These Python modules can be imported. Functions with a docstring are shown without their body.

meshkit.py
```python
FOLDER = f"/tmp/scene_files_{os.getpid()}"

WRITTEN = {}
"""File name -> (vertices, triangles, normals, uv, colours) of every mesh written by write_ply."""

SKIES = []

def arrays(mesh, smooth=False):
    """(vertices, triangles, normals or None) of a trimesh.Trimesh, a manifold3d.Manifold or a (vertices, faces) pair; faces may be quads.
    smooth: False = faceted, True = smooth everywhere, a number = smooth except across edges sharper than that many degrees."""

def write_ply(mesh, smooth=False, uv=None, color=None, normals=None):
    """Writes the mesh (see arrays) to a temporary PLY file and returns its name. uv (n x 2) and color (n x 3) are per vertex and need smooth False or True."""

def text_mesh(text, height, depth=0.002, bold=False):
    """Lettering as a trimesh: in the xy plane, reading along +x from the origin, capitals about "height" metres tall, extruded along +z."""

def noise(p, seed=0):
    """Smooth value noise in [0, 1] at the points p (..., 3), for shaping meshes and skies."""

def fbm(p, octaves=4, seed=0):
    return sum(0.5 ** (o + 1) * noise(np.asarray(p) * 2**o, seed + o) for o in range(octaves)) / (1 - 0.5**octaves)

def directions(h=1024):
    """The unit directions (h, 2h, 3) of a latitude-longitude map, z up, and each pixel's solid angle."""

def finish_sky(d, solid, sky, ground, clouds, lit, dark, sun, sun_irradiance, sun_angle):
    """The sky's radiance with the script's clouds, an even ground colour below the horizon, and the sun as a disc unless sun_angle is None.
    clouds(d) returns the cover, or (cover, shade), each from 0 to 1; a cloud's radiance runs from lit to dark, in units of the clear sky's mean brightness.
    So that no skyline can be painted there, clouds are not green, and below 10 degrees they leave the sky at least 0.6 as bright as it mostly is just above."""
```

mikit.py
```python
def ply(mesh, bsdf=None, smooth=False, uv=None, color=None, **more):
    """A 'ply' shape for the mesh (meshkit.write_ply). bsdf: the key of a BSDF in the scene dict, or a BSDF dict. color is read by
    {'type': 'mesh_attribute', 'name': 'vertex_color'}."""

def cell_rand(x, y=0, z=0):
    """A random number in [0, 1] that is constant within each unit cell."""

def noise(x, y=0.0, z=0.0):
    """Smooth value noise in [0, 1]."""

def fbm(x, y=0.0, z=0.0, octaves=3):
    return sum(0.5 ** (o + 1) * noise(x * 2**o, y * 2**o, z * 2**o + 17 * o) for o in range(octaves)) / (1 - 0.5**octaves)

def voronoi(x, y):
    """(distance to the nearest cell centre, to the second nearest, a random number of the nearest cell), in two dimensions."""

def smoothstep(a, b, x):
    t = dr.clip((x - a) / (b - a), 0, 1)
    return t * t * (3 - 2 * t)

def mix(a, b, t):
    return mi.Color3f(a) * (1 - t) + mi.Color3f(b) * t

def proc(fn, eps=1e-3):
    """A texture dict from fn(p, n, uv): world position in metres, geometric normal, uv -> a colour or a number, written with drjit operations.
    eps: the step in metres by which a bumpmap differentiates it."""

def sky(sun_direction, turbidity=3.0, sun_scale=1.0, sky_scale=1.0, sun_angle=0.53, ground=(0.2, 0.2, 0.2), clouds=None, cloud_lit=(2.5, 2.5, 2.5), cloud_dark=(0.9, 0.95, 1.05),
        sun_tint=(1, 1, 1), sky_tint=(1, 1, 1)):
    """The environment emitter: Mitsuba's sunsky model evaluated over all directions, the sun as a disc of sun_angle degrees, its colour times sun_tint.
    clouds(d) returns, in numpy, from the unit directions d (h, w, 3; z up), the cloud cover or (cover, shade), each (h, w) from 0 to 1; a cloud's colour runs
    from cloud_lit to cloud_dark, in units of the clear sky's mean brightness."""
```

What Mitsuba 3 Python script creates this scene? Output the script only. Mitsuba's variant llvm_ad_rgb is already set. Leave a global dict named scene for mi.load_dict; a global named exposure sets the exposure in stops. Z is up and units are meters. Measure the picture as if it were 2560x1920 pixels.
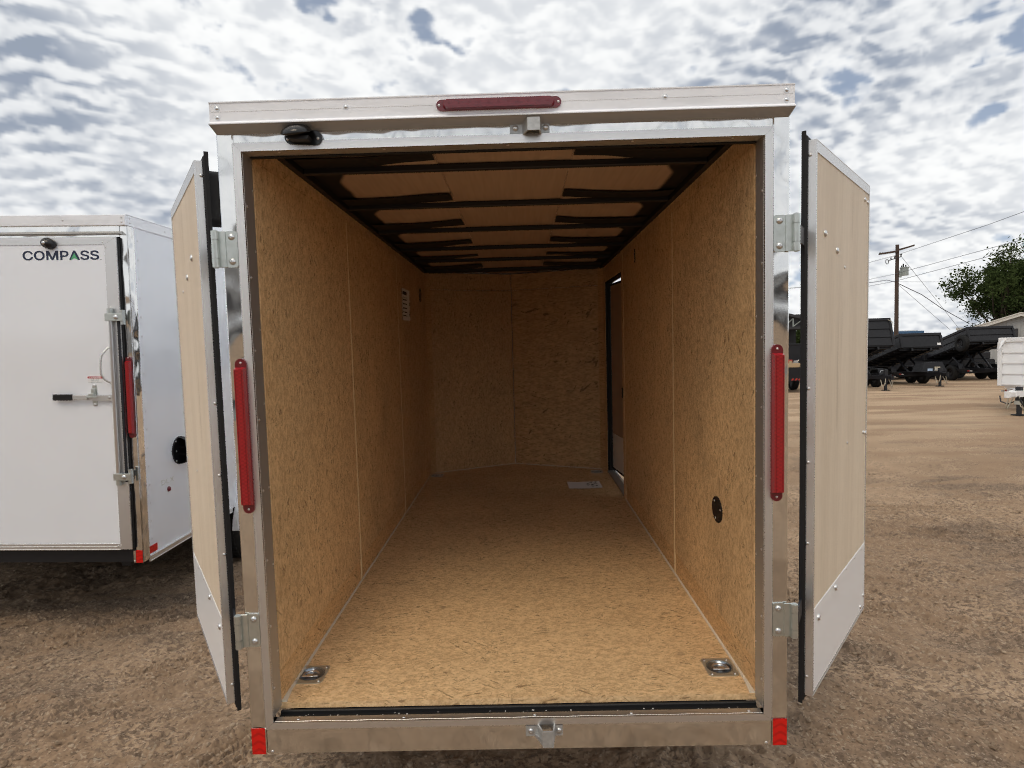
import math, random
import numpy as np, trimesh, drjit as dr, mitsuba as mi
import mikit, meshkit
from mikit import proc, noise, fbm, voronoi, smoothstep, mix, cell_rand
from shapely.geometry import Polygon, Point, LineString, box as sbox

T = mi.ScalarTransform4f
scene, labels = {}, {}

# ---------------------------------------------------------------- camera, sky, exposure
CAM = np.array([0.041, -2.0780, 1.7570])
FWD = np.array([-0.01387, 0.99896, -0.04344])
UP = np.array([0.0260, 0.0438, 0.9987])
scene['camera'] = {'type': 'perspective', 'fov': 79.06, 'fov_axis': 'x', 'near_clip': 0.05, 'far_clip': 3000.0,
                   'to_world': T().look_at(origin=CAM.tolist(), target=(CAM + FWD).tolist(), up=UP.tolist())}
exposure = 1.36


# where the deck is torn open: (x, y, radius) on the cloud layer
GAPS = [(-0.366, 1.13, 0.05), (-0.19, 1.195, 0.050), (-0.12, 1.27, 0.045), (0.10, 1.46, 0.05), (0.69, 1.36, 0.07), (0.826, 1.142, 0.085), (0.966, 1.23, 0.075), (1.08, 1.39, 0.05), (-0.35, 1.62, 0.04),
        (-1.3, 0.3, 0.09), (0.5, 0.1, 0.1), (1.5, 0.3, 0.12), (-0.6, -0.7, 0.1), (0.3, -1.1, 0.1), (-1.6, -0.6, 0.1), (1.2, -0.9, 0.1)]


def cells(x, y):
    """Distance to the nearest of a jittered grid of points."""
    ix, iy = np.floor(x), np.floor(y)
    best = np.full(x.shape, 9.0)
    for a in (-1, 0, 1):
        for b in (-1, 0, 1):
            cx, cy = ix + a, iy + b
            h1 = np.modf(np.sin(cx * 127.1 + cy * 311.7) * 43758.5453)[0] % 1.0
            h2 = np.modf(np.sin(cx * 269.5 + cy * 183.3) * 43758.5453)[0] % 1.0
            best = np.minimum(best, np.hypot(cx + h1 - x, cy + h2 - y))
    return best


def cloud_field(d):
    """A broken altocumulus deck: combed rolls on the left, lumpy puffs on the right, blue gaps, grey thick middles, bright thin rims."""
    z = np.maximum(d[..., 2], 0.0)
    k = 1.0 / (z + 0.27)
    q = np.stack([d[..., 0] * k, d[..., 1] * k, np.zeros_like(z)], -1)
    f_ = meshkit.fbm
    low = np.exp(-z * 7.5)
    side = 1 / (1 + np.exp(-(q[..., 0] + 0.15) * 5.0))     # 0 on the left, 1 on the right
    w = np.stack([f_(q * 3.1 + 5.1, 5, 11), f_(q * 3.1 + 9.7, 5, 12), np.zeros_like(z)], -1) - 0.5
    w2 = np.stack([f_(q * 17 + 1.1, 4, 13), f_(q * 17 + 6.7, 4, 14), np.zeros_like(z)], -1) - 0.5

    def deck(q, w, w2):
        p = q + 0.24 * w + 0.10 * w2
        a, b = 0.90, 0.43                                  # the rolls lie along this direction
        u, v = p[..., 0] * a + p[..., 1] * b, -p[..., 0] * b + p[..., 1] * a
        roll = 1 - np.clip(cells(u * 6.6, v * 15.0), 0, 1)
        puff = 0.62 * (1 - np.clip(cells(p[..., 0] * 7.4, p[..., 1] * 8.6), 0, 1)) + 0.38 * (1 - np.clip(cells(p[..., 0] * 17 + 3, p[..., 1] * 20), 0, 1))
        return roll * (1 - side) + 1.25 * puff * side
    n = deck(q, w, w2)
    m = deck(q + np.array([0.006, -0.015, 0]), w, w2)       # towards the light
    fine = f_(q * 24 + 2.0, 5, 35) - 0.5
    big = f_(q * 1.55 + 7.3, 4, 41)
    mid = f_(q * 4.3 + 1.3, 4, 43)
    dens = 0.26 * n + 0.45 * big + 0.42 * mid + 0.40 * fine + 0.06 * (1 - side) + 0.12 * low + 0.045
    for gx_, gy_, gr_ in GAPS:
        dens = dens - 0.25 * np.exp(-((q[..., 0] + 0.30 * w[..., 0] + 0.10 * w2[..., 0] - gx_) ** 2 + 1.6 * (q[..., 1] + 0.30 * w[..., 1] + 0.10 * w2[..., 1] - gy_) ** 2) / (1.55 * gr_) ** 2)
    gap = np.clip((dens - 0.44) / 0.15, 0, 1)
    cover = 0.22 + 0.78 * gap * gap * (3 - 2 * gap)
    thick = np.clip((dens - 0.52) / 0.17, 0, 1)
    bank = np.clip((f_(q * 1.9 + 3.9, 4, 61) - 0.37) / 0.30, 0, 1)
    calm = np.clip((f_(q * 1.35 + 12.7, 3, 71) - 0.36) / 0.26, 0, 1)   # some stretches of the deck are smooth, some lumpy
    lee = 1 / (1 + np.exp(-((3.0 + 10.0 * calm) * (m - n) + 6.5 * fine - 0.35 + 0.7 * (mid - 0.5) * 4)))
    shade = (0.0 + 0.84 * lee) * (0.25 + 0.75 * thick) * (0.50 + 0.62 * bank) + 0.20 * bank * thick
    shade = np.clip(shade, 0, 1) * (1 - 0.20 * low)
    return cover, shade


scene['sky'] = mikit.sky((-0.20, -0.58, 0.79), turbidity=4.0, sun_scale=0.27, sun_angle=26.0, clouds=cloud_field, ground=(0.26, 0.21, 0.16),
                         cloud_lit=(3.65, 3.68, 3.66), cloud_dark=(1.14, 1.33, 1.66))

# ---------------------------------------------------------------- helpers
I4 = np.eye(4)


def rot(axis, deg, pivot=(0, 0, 0)):
    return trimesh.transformations.rotation_matrix(math.radians(deg), axis, pivot)


def shift(x, y, z):
    return trimesh.transformations.translation_matrix((x, y, z))


used = set()


def fresh(base):
    key, n = base, 0
    while key in used:
        n += 1
        key = f'{base}_{n:03d}'
    used.add(key)
    return key


def thing(name, label, cat, group=None):
    key = fresh(name)
    labels[key] = {'label': label, 'category': cat}
    if group:
        labels[key]['group'] = group
    return key


def put(name, mesh, mat, parent=None, M=None, smooth=35, label=None, kind=None):
    """ONE entry of scene: the mesh, moved by M, as a part of parent."""
    if isinstance(mesh, (list, tuple)):
        mesh = cat(*mesh)
    mesh = mesh.copy()
    if M is not None:
        mesh.apply_transform(M)
    key = fresh((parent + '__' if parent else '') + name)
    scene[key] = mikit.ply(mesh, mat, smooth=smooth)
    if label or kind:
        labels[key] = {}
        if label:
            labels[key]['label'] = label
        if kind:
            labels[key]['kind'] = kind
    return key


def cat(*ms):
    flat = []
    for m in ms:
        flat += list(m) if isinstance(m, (list, tuple)) else [m]
    return trimesh.util.concatenate(flat)


def hull(pts):
    return trimesh.convex.convex_hull(np.asarray(pts, float))


def bx(x0, x1, y0, y1, z0, z1, b=0.0):
    """A box with chamfered edges."""
    x0, x1, y0, y1, z0, z1 = min(x0, x1), max(x0, x1), min(y0, y1), max(y0, y1), min(z0, z1), max(z0, z1)
    if b <= 0:
        return trimesh.creation.box(bounds=[[x0, y0, z0], [x1, y1, z1]])
    b = min(b, (x1 - x0) / 2.2, (y1 - y0) / 2.2, (z1 - z0) / 2.2)
    p = []
    for x, sx in ((x0, 1), (x1, -1)):
        for y, sy in ((y0, 1), (y1, -1)):
            for z, sz in ((z0, 1), (z1, -1)):
                p += [(x + sx * b, y + sy * b, z), (x + sx * b, y, z + sz * b), (x, y + sy * b, z + sz * b)]
    return hull(p)


def cyl(p0, p1, r, n=14, r1=None):
    p0, p1 = np.asarray(p0, float), np.asarray(p1, float)
    h = np.linalg.norm(p1 - p0)
    m = trimesh.creation.cylinder(radius=r, height=h, sections=n)
    if r1 is not None:
        top = m.vertices[:, 2] > 0
        m.vertices[top, :2] *= r1 / r
    m.apply_transform(trimesh.geometry.align_vectors([0, 0, 1], (p1 - p0) / h))
    m.apply_translation((p0 + p1) / 2)
    return m


def tube(pts, r, n=8):
    pts = np.asarray(pts, float)
    t = np.gradient(pts, axis=0)
    t /= np.linalg.norm(t, axis=1, keepdims=True)
    a = np.cross(t[0], [0, 0, 1.0] if abs(t[0][2]) < 0.9 else [1.0, 0, 0])
    rr = np.broadcast_to(r, (len(pts),))
    rings, ang = [], np.arange(n) * 2 * np.pi / n
    for i in range(len(pts)):
        a = a - t[i] * np.dot(a, t[i])
        a /= np.linalg.norm(a)
        b = np.cross(t[i], a)
        rings.append(pts[i] + rr[i] * (np.cos(ang)[:, None] * a + np.sin(ang)[:, None] * b))
    v, f = np.vstack(rings), []
    for i in range(len(pts) - 1):
        for j in range(n):
            k = (j + 1) % n
            f += [[i * n + j, i * n + k, (i + 1) * n + k], [i * n + j, (i + 1) * n + k, (i + 1) * n + j]]
    c0, c1 = len(v), len(v) + 1
    v = np.vstack([v, pts[0], pts[-1]])
    e = (len(pts) - 1) * n
    for j in range(n):
        k = (j + 1) % n
        f += [[c0, k, j], [c1, e + j, e + k]]
    return trimesh.Trimesh(v, f, process=False)


def prism(poly, O, U, V, d):
    """The shapely polygon drawn in the plane O + u U + v V, given the thickness d along U x V."""
    polys = getattr(poly, 'geoms', [poly])
    out = []
    U, V = np.asarray(U, float), np.asarray(V, float)
    N = np.cross(U, V)
    M = np.eye(4)
    M[:3, 0], M[:3, 1], M[:3, 2], M[:3, 3] = U, V, N, O
    for p in polys:
        m = trimesh.creation.extrude_polygon(p, abs(d), engine='earcut')
        if d < 0:
            m.apply_translation((0, 0, d))
        m.apply_transform(M)
        out.append(m)
    return cat(*out)


X_, Y_, Z_ = np.eye(3)
YF = (X_, Z_)          # a face that looks to -y: u = x, v = z (U x V = -y)


def rear(poly, y, d):
    """A plate in an xz plane, from y, d thick towards the camera (-y)."""
    return prism(poly, (0, y, 0), X_, Z_, d)


def rrect(x0, x1, y0, y1, r):
    return sbox(x0 + r, y0 + r, x1 - r, y1 - r).buffer(r, quad_segs=5)


def dome(c, nrm, r, h=None, washer=0.0):
    """A round screw or rivet head at c, standing along nrm."""
    h = h or 0.55 * r
    prof = [(r * math.cos(a), h * math.sin(a)) for a in np.linspace(0, math.pi / 2, 5)]
    prof[-1] = (0.0, h)
    if washer:
        prof = [(r * 1.35, 0.0), (r * 1.35, washer)] + [(x, z + washer) for x, z in prof]
    m = trimesh.creation.revolve(prof, sections=12)
    m.apply_transform(trimesh.geometry.align_vectors([0, 0, 1], np.asarray(nrm, float)))
    m.apply_translation(c)
    return m


def hexbolt(c, nrm, r):
    """Pan head with a drive recess and a washer."""
    prof = [(0.0, 0.30 * r), (0.22 * r, 0.30 * r), (0.30 * r, 0.62 * r), (0.62 * r, 0.56 * r), (0.90 * r, 0.36 * r), (r, 0.12 * r), (1.0 * r, 0.0)]
    m = trimesh.creation.revolve(prof[::-1], sections=16)
    m.apply_transform(trimesh.geometry.align_vectors([0, 0, 1], np.asarray(nrm, float)))
    m.apply_translation(c)
    return m


def lettering(text, width, height, O, U, V, depth=0.0012, bold=False):
    m = meshkit.text_mesh(text, height, depth, bold)
    lo, hi = m.bounds
    m.apply_translation((-lo[0], -lo[1], 0))
    m.apply_scale([width / (hi[0] - lo[0]), height / (hi[1] - lo[1]), 1])
    M = np.eye(4)
    M[:3, 0], M[:3, 1], M[:3, 2], M[:3, 3] = U, V, np.cross(U, V), O
    m.apply_transform(M)
    return m


# ---------------------------------------------------------------- materials
def rgb(*c):
    return {'type': 'rgb', 'value': list(c)}


def two(b):
    return {'type': 'twosided', 'bsdf': b}


def plain(name, c, rough=0.5, spec=0.5, metal=0.0, coat=0.0):
    scene[name] = two({'type': 'principled', 'base_color': rgb(*c) if not isinstance(c, dict) else c, 'roughness': rough, 'specular': spec, 'metallic': metal,
                       'clearcoat': coat, 'clearcoat_gloss': 0.9})


def bumped(name, inner, fn, eps=1e-3):
    scene[name] = two({'type': 'bumpmap', 'arbitrary': proc(fn, eps), 'scale': 1.0, 'bsdf': inner})


def metal(c, a):
    return {'type': 'roughconductor', 'material': 'none', 'specular_reflectance': rgb(*c), 'alpha': a, 'distribution': 'ggx'}


# polished stainless sheet: never flat, so that it bends what it mirrors
bumped('polished_sheet', metal((0.82, 0.82, 0.81), 0.008),
       lambda p, n, uv: 0.016 * fbm(p.x * 6.5, p.y * 6.5, p.z * 4.2, 2) + 0.0030 * noise(p.x * 21, p.y * 21 + 3, p.z * 14))
bumped('mill_aluminium', metal((0.80, 0.80, 0.80), 0.17), lambda p, n, uv: 0.00003 * noise(p.x * 14, p.y * 120, p.z * 120))
bumped('dull_aluminium', metal((0.66, 0.65, 0.63), 0.30), lambda p, n, uv: 0.00008 * noise(p.x * 160, p.y * 60, p.z * 9))
bumped('kick_sheet', {'type': 'principled', 'base_color': rgb(0.80, 0.81, 0.82), 'roughness': 0.30, 'metallic': 0.25, 'specular': 0.6}, lambda p, n, uv: 0.0016 * fbm(p.x * 6, p.y * 6, p.z * 26, 2))


def cap_tex(p, n, uv):
    m = smoothstep(0.50, 0.78, fbm(p.x * 5, p.y * 5, p.z * 26 + 4, 4))
    return mix((0.83, 0.85, 0.89), (0.64, 0.66, 0.69), m * 0.5)


scene['cap_aluminium'] = two({'type': 'principled', 'base_color': proc(cap_tex), 'roughness': 0.34, 'metallic': 0.05, 'specular': 0.6})
bumped('zinc_plate', {'type': 'principled', 'base_color': proc(lambda p, n, uv: mix((0.52, 0.56, 0.53), (0.64, 0.67, 0.65), fbm(p.x * 45, p.y * 45, p.z * 45, 3))),
                      'roughness': 0.30, 'metallic': 0.85, 'specular': 0.5}, lambda p, n, uv: 0.0002 * noise(p.x * 60, p.y * 60, p.z * 60))
plain('underside_grey', (0.44, 0.45, 0.47), 0.42, 0.5, 0.3)  # darker grey for the shaded underside of the cap rail
plain('dish_steel', (0.26, 0.30, 0.35), 0.22, 0.5, 0.95)
plain('bright_steel', (0.70, 0.70, 0.70), 0.22, 0.5, 0.95)
plain('cast_zinc', proc(lambda p, n, uv: mix((0.36, 0.37, 0.37), (0.56, 0.57, 0.57), fbm(p.x * 110, p.y * 110, p.z * 110, 3))), 0.45, 0.5, 0.6)
plain('black_rubber', (0.010, 0.010, 0.011), 0.55, 0.35)
plain('black_plastic', (0.008, 0.008, 0.009), 0.22, 0.5)
plain('black_steel', (0.012, 0.013, 0.017), 0.42, 0.5)
plain('frame_black', (0.010, 0.010, 0.012), 0.5, 0.4)
plain('white_caulk', (0.66, 0.60, 0.49), 0.55)
plain('seam_bead', (0.74, 0.57, 0.33), 0.5)
plain('white_paint', (0.80, 0.81, 0.82), 0.22, 0.5, 0.0, 0.4)
plain('paper', (0.78, 0.77, 0.75), 0.8)
plain('print_black', (0.02, 0.02, 0.022), 0.6)
plain('print_navy', (0.010, 0.020, 0.055), 0.4)
plain('print_green', (0.10, 0.42, 0.20), 0.4)
plain('print_red', (0.42, 0.012, 0.02), 0.45)
plain('print_white', (0.78, 0.78, 0.78), 0.5)
plain('print_faint', (0.60, 0.60, 0.54), 0.5)
plain('sticker_blue', (0.42, 0.55, 0.72), 0.5)
plain('sticker_tan', (0.50, 0.46, 0.36), 0.5)
plain('amber_lens', (0.55, 0.18, 0.02), 0.25)


def skin_tex(p, n, uv):
    return mix((0.80, 0.83, 0.88), (0.76, 0.79, 0.84), fbm(p.x * 1.7, p.y * 1.7, p.z * 2.3, 3))


bumped('white_skin', {'type': 'principled', 'base_color': proc(skin_tex), 'roughness': 0.10, 'specular': 0.65, 'clearcoat': 0.8, 'clearcoat_gloss': 0.97},
       lambda p, n, uv: 0.0030 * fbm(p.x * 1.8, p.y * 1.8, p.z * 2.1, 2))


def lens_tex(p, n, uv):
    c = 0.35 * noise(p.x * 260, p.y * 260, p.z * 260) + 0.65 * smoothstep(0.2, 0.8, 0.5 + 0.5 * dr.sin(p.z * 2 * math.pi / 0.0125) * dr.cos((p.x + p.y) * 2 * math.pi / 0.02))
    return mix((0.22, 0.003, 0.007), (0.36, 0.007, 0.013), c)


scene['red_lens'] = two({'type': 'principled', 'base_color': proc(lens_tex), 'roughness': 0.14, 'specular': 0.6, 'clearcoat': 0.6, 'clearcoat_gloss': 0.95})
plain('red_housing', (0.13, 0.004, 0.010), 0.2, 0.6, 0.0, 0.5)
plain('dark_red_lens', proc(lambda p, n, uv: mix((0.10, 0.008, 0.014), (0.20, 0.016, 0.026), fbm(p.x * 60, p.y * 60, p.z * 200, 2))), 0.16, 0.6, 0.0, 0.5)


def tape_tex(p, n, uv):
    s = dr.sin((p.z * 1.0 + 0.006 * dr.sin(p.x * 120 + p.y * 120)) * 2 * math.pi / 0.028)
    hexa = noise(p.x * 420, p.y * 420, p.z * 420)
    return mix((0.62, 0.010, 0.006), (0.42, 0.006, 0.004), smoothstep(0.1, 0.9, s) * 0.7 + 0.2 * hexa)


plain('red_reflector', proc(tape_tex), 0.28, 0.5)
plain('reflector_red', (0.40, 0.03, 0.02), 0.4)
plain('reflector_white', (0.62, 0.62, 0.60), 0.4)


def strands(a, b, c):
    """Pressed wood strands, short and lying every way but mostly along a: a value from 0 to 1."""
    out = mi.Float(0.0)
    for i, (th, wt) in enumerate(((0.05, 0.24), (0.55, 0.20), (-0.50, 0.20), (1.05, 0.13), (-1.0, 0.12), (1.57, 0.11))):
        u, v = a * math.cos(th) + b * math.sin(th), b * math.cos(th) - a * math.sin(th)
        out = out + noise(u * 46 + 13.1 * i, v * 190 + 7.7 * i, c + 5 * i) * wt
    return out


def flecks(a, b, c, th, f, lo):
    u, v = a * math.cos(th) + b * math.sin(th), b * math.cos(th) - a * math.sin(th)
    return smoothstep(lo, lo + 0.10, noise(u * 26 * f, v * 170 * f, c)) * smoothstep(0.48, 0.64, noise(u * 9 * f, v * 11 * f, c + 4))


def board_colour(a, b, c):
    s = smoothstep(0.33, 0.66, strands(a, b, c))
    f = fbm(a * 210, b * 260, c + 3, 2)
    col = mix((0.525, 0.340, 0.170), (0.735, 0.512, 0.280), s)
    col = col * (0.80 + 0.40 * f)
    dark = flecks(a, b, c + 9, 0.10, 1.0, 0.74)
    dark = dr.maximum(dark, flecks(a, b, c + 15, 0.75, 1.2, 0.76))
    dark = dr.maximum(dark, flecks(a, b, c + 23, -0.65, 1.1, 0.75))
    dark = dr.maximum(dark, 0.8 * flecks(a, b, c + 31, 1.4, 1.5, 0.78))
    dark = dr.maximum(dark, flecks(a, b, c + 41, 0.25, 0.50, 0.83))
    dark = dr.maximum(dark, 0.8 * flecks(a, b, c + 47, -0.9, 0.45, 0.85))
    col = mix(col, (0.200, 0.112, 0.050), dark * 0.72)
    scuff = smoothstep(0.62, 0.78, fbm(a * 6 + b * 2, b * 7, c + 71, 4)) * smoothstep(0.45, 0.7, noise(a * 1.1, b * 1.3, c + 77))
    col = mix(col, (0.33, 0.22, 0.12), scuff * 0.35)
    knot = smoothstep(0.84, 0.92, noise(a * 17, b * 30, c + 55))
    col = mix(col, (0.18, 0.09, 0.04), knot * 0.4)
    tone = fbm(a * 2.1, b * 3.1, c + 2, 3)
    return col * (0.84 + 0.32 * tone)


scene['strand_floor'] = two({'type': 'principled', 'base_color': proc(lambda p, n, uv: board_colour(p.x, p.y + p.z, mi.Float(1.3))), 'roughness': 0.50, 'specular': 0.35})
scene['strand_wall'] = two({'type': 'principled', 'base_color': proc(lambda p, n, uv: board_colour(p.z, p.y + p.x * 0.7, mi.Float(8.3)) * mi.Color3f(0.94, 0.915, 0.88)), 'roughness': 0.55, 'specular': 0.3})
scene['strand_strip'] = two({'type': 'principled', 'base_color': proc(lambda p, n, uv: board_colour(p.y + p.x * 0.7, p.z * 1.3, mi.Float(4.7)) * mi.Color3f(0.93, 0.86, 0.76)), 'roughness': 0.5, 'specular': 0.3})


def luan(p, n, uv):
    g = fbm(p.x * 90, p.y * 5, 0.0, 3)
    return mix((0.40, 0.280, 0.190), (0.47, 0.340, 0.238), g)


plain('door_luan', proc(lambda p, n, uv: luan(p, n, uv) * 0.95), 0.6, 0.3)
scene['luan_panel'] = two({'type': 'principled', 'base_color': proc(luan), 'roughness': 0.6, 'specular': 0.3})
BOWS = [0.511, 1.158, 1.817, 2.518, 3.13, 3.768]


def luan_edge(p, n, uv):
    """The outer roof panels: black undercoat was sprayed along the wall plate and over every bow's end."""
    near = mi.Float(9.0)
    for y in BOWS:
        near = dr.minimum(near, dr.abs(p.y - y + 0.03))
    reach = 0.720 - 0.055 * smoothstep(0.20, 0.03, near) + 0.008 * (noise(p.x * 12, p.y * 12) - 0.5)
    spray = smoothstep(reach - 0.012, reach + 0.016, dr.abs(p.x))
    return mix(luan(p, n, uv), (0.008, 0.008, 0.010), spray)


scene['luan_sprayed'] = two({'type': 'principled', 'base_color': proc(luan_edge), 'roughness': 0.6, 'specular': 0.3})


def door_ply(p, n, uv):
    """Pale rotary-cut veneer: soft upright figure with a few cathedral arches."""
    s = p.y * 0.85
    wv = s + 0.050 * (fbm(s * 5, p.z * 0.8, 4.0, 3) - 0.5) + 0.006 * noise(s * 30, p.z * 4.0, 7.0)
    arch = 0.5 + 0.5 * dr.sin((wv * 62 + 0.35 * dr.square(p.z - 1.5 - noise(s * 3, 1.0, 2.0)) * 4 + 4.0 * noise(s * 2.2, p.z * 0.45, 9.0)))
    g = fbm(wv * 22, p.z * 0.55, 2.0, 3)
    fine = noise(s * 420, p.z * 14, 1.0)
    col = mix((0.620, 0.525, 0.405), (0.530, 0.435, 0.322), smoothstep(0.30, 0.75, g) * 0.38 + 0.16 * arch * noise(s * 4, p.z * 1.2, 12.0))
    mark = smoothstep(0.80, 0.92, noise(wv * 60, p.z * 2.6, 3.0)) * smoothstep(0.5, 0.7, noise(s * 7, p.z * 1.3, 6.0))
    return mix(col, (0.38, 0.30, 0.21), mark * 0.35) * (0.94 + 0.10 * fine)


scene['door_plywood'] = two({'type': 'principled', 'base_color': proc(door_ply), 'roughness': 0.55, 'specular': 0.35})


def dirt(p, n, uv):
    big = fbm(p.x * 0.55, p.y * 0.55, 2.0, 4)
    mid = fbm(p.x * 3.2 + p.y * 1.2, p.y * 5.5 - p.x * 1.2, 5.0, 5)
    col = mix((0.250, 0.172, 0.113), (0.385, 0.278, 0.188), smoothstep(0.30, 0.70, big * 0.5 + mid * 0.5))
    damp_shade = smoothstep(0.46, 0.70, fbm(p.x * 0.7 + 3, p.y * 1.3, 7.0, 4)) * smoothstep(0.28, 0.62, mid)
    col = mix(col, (0.165, 0.122, 0.090), damp_shade * 0.75)  # dark soil colour, standing in as well for self-shade between the clods
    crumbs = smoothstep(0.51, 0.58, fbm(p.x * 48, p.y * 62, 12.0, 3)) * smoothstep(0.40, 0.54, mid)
    col = mix(col, (0.120, 0.086, 0.062), crumbs * 0.62)  # dark crumb colour that also paints in the shade of the crevices
    near = smoothstep(9.0, 4.0, p.y)
    grit = noise(p.x * 118, p.y * 118, 3.0) * 0.6 + noise(p.x * 64, p.y * 64, 6.0) * 0.4
    col = col * mix((1, 1, 1), mi.Color3f(0.74 + 0.50 * grit), near)
    pit = smoothstep(0.76, 0.84, noise(p.x * 84 + 5, p.y * 84, 9.0)) * near
    col = mix(col, (0.085, 0.062, 0.046), pit * 0.55)
    pale = smoothstep(0.80, 0.86, noise(p.x * 100, p.y * 100, 13.0)) * near
    col = mix(col, (0.52, 0.43, 0.33), pale * 0.40)
    far = smoothstep(5.0, 14.0, p.y)
    streak = fbm(p.x * 0.45 + 0.12 * p.y, p.y * 1.7, 15.0, 5)
    sand = mix((0.290, 0.204, 0.138), (0.425, 0.322, 0.224), smoothstep(0.34, 0.68, streak))
    return mix(col, sand, far * 0.75)


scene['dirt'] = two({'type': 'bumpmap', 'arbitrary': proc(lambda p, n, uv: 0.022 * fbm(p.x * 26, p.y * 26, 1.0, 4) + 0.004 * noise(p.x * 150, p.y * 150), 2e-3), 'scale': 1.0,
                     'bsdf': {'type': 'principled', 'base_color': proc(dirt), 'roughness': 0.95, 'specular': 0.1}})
plain('pebble_stone', proc(lambda p, n, uv: mix((0.17, 0.120, 0.080), (0.37, 0.285, 0.205), cell_rand(p.x * 16, p.y * 16))), 0.9, 0.2)
bumped('tyre_rubber', {'type': 'principled', 'base_color': rgb(0.014, 0.014, 0.014), 'roughness': 0.75, 'specular': 0.25}, lambda p, n, uv: 0.002 * noise(p.x * 40, p.y * 40, p.z * 40))
plain('dump_black', proc(lambda p, n, uv: mix((0.006, 0.0065, 0.009), (0.013, 0.013, 0.016), fbm(p.x * 2, p.y * 2, p.z * 3, 3))), 0.45, 0.35)
plain('pole_wood', proc(lambda p, n, uv: mix((0.050, 0.036, 0.030), (0.105, 0.076, 0.062), fbm(p.x * 14, p.y * 14, p.z * 1.4, 3))), 0.85, 0.2)
plain('transformer_grey', (0.30, 0.34, 0.33), 0.5)
plain('wire_grey', (0.09, 0.10, 0.12), 0.6)
plain('siding_grey', (0.36, 0.37, 0.37), 0.7, 0.3)
plain('fascia_white', (0.62, 0.61, 0.57), 0.6, 0.3)
plain('roof_dark', (0.09, 0.09, 0.095), 0.7, 0.3)
plain('shed_steel', (0.035, 0.036, 0.040), 0.6, 0.4)
plain('container_blue', (0.06, 0.13, 0.24), 0.5, 0.4)
plain('deck_wood', proc(lambda p, n, uv: mix((0.36, 0.26, 0.15), (0.52, 0.40, 0.25), fbm(p.x * 3, p.y * 12, p.z * 40, 3))), 0.7, 0.3)
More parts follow.
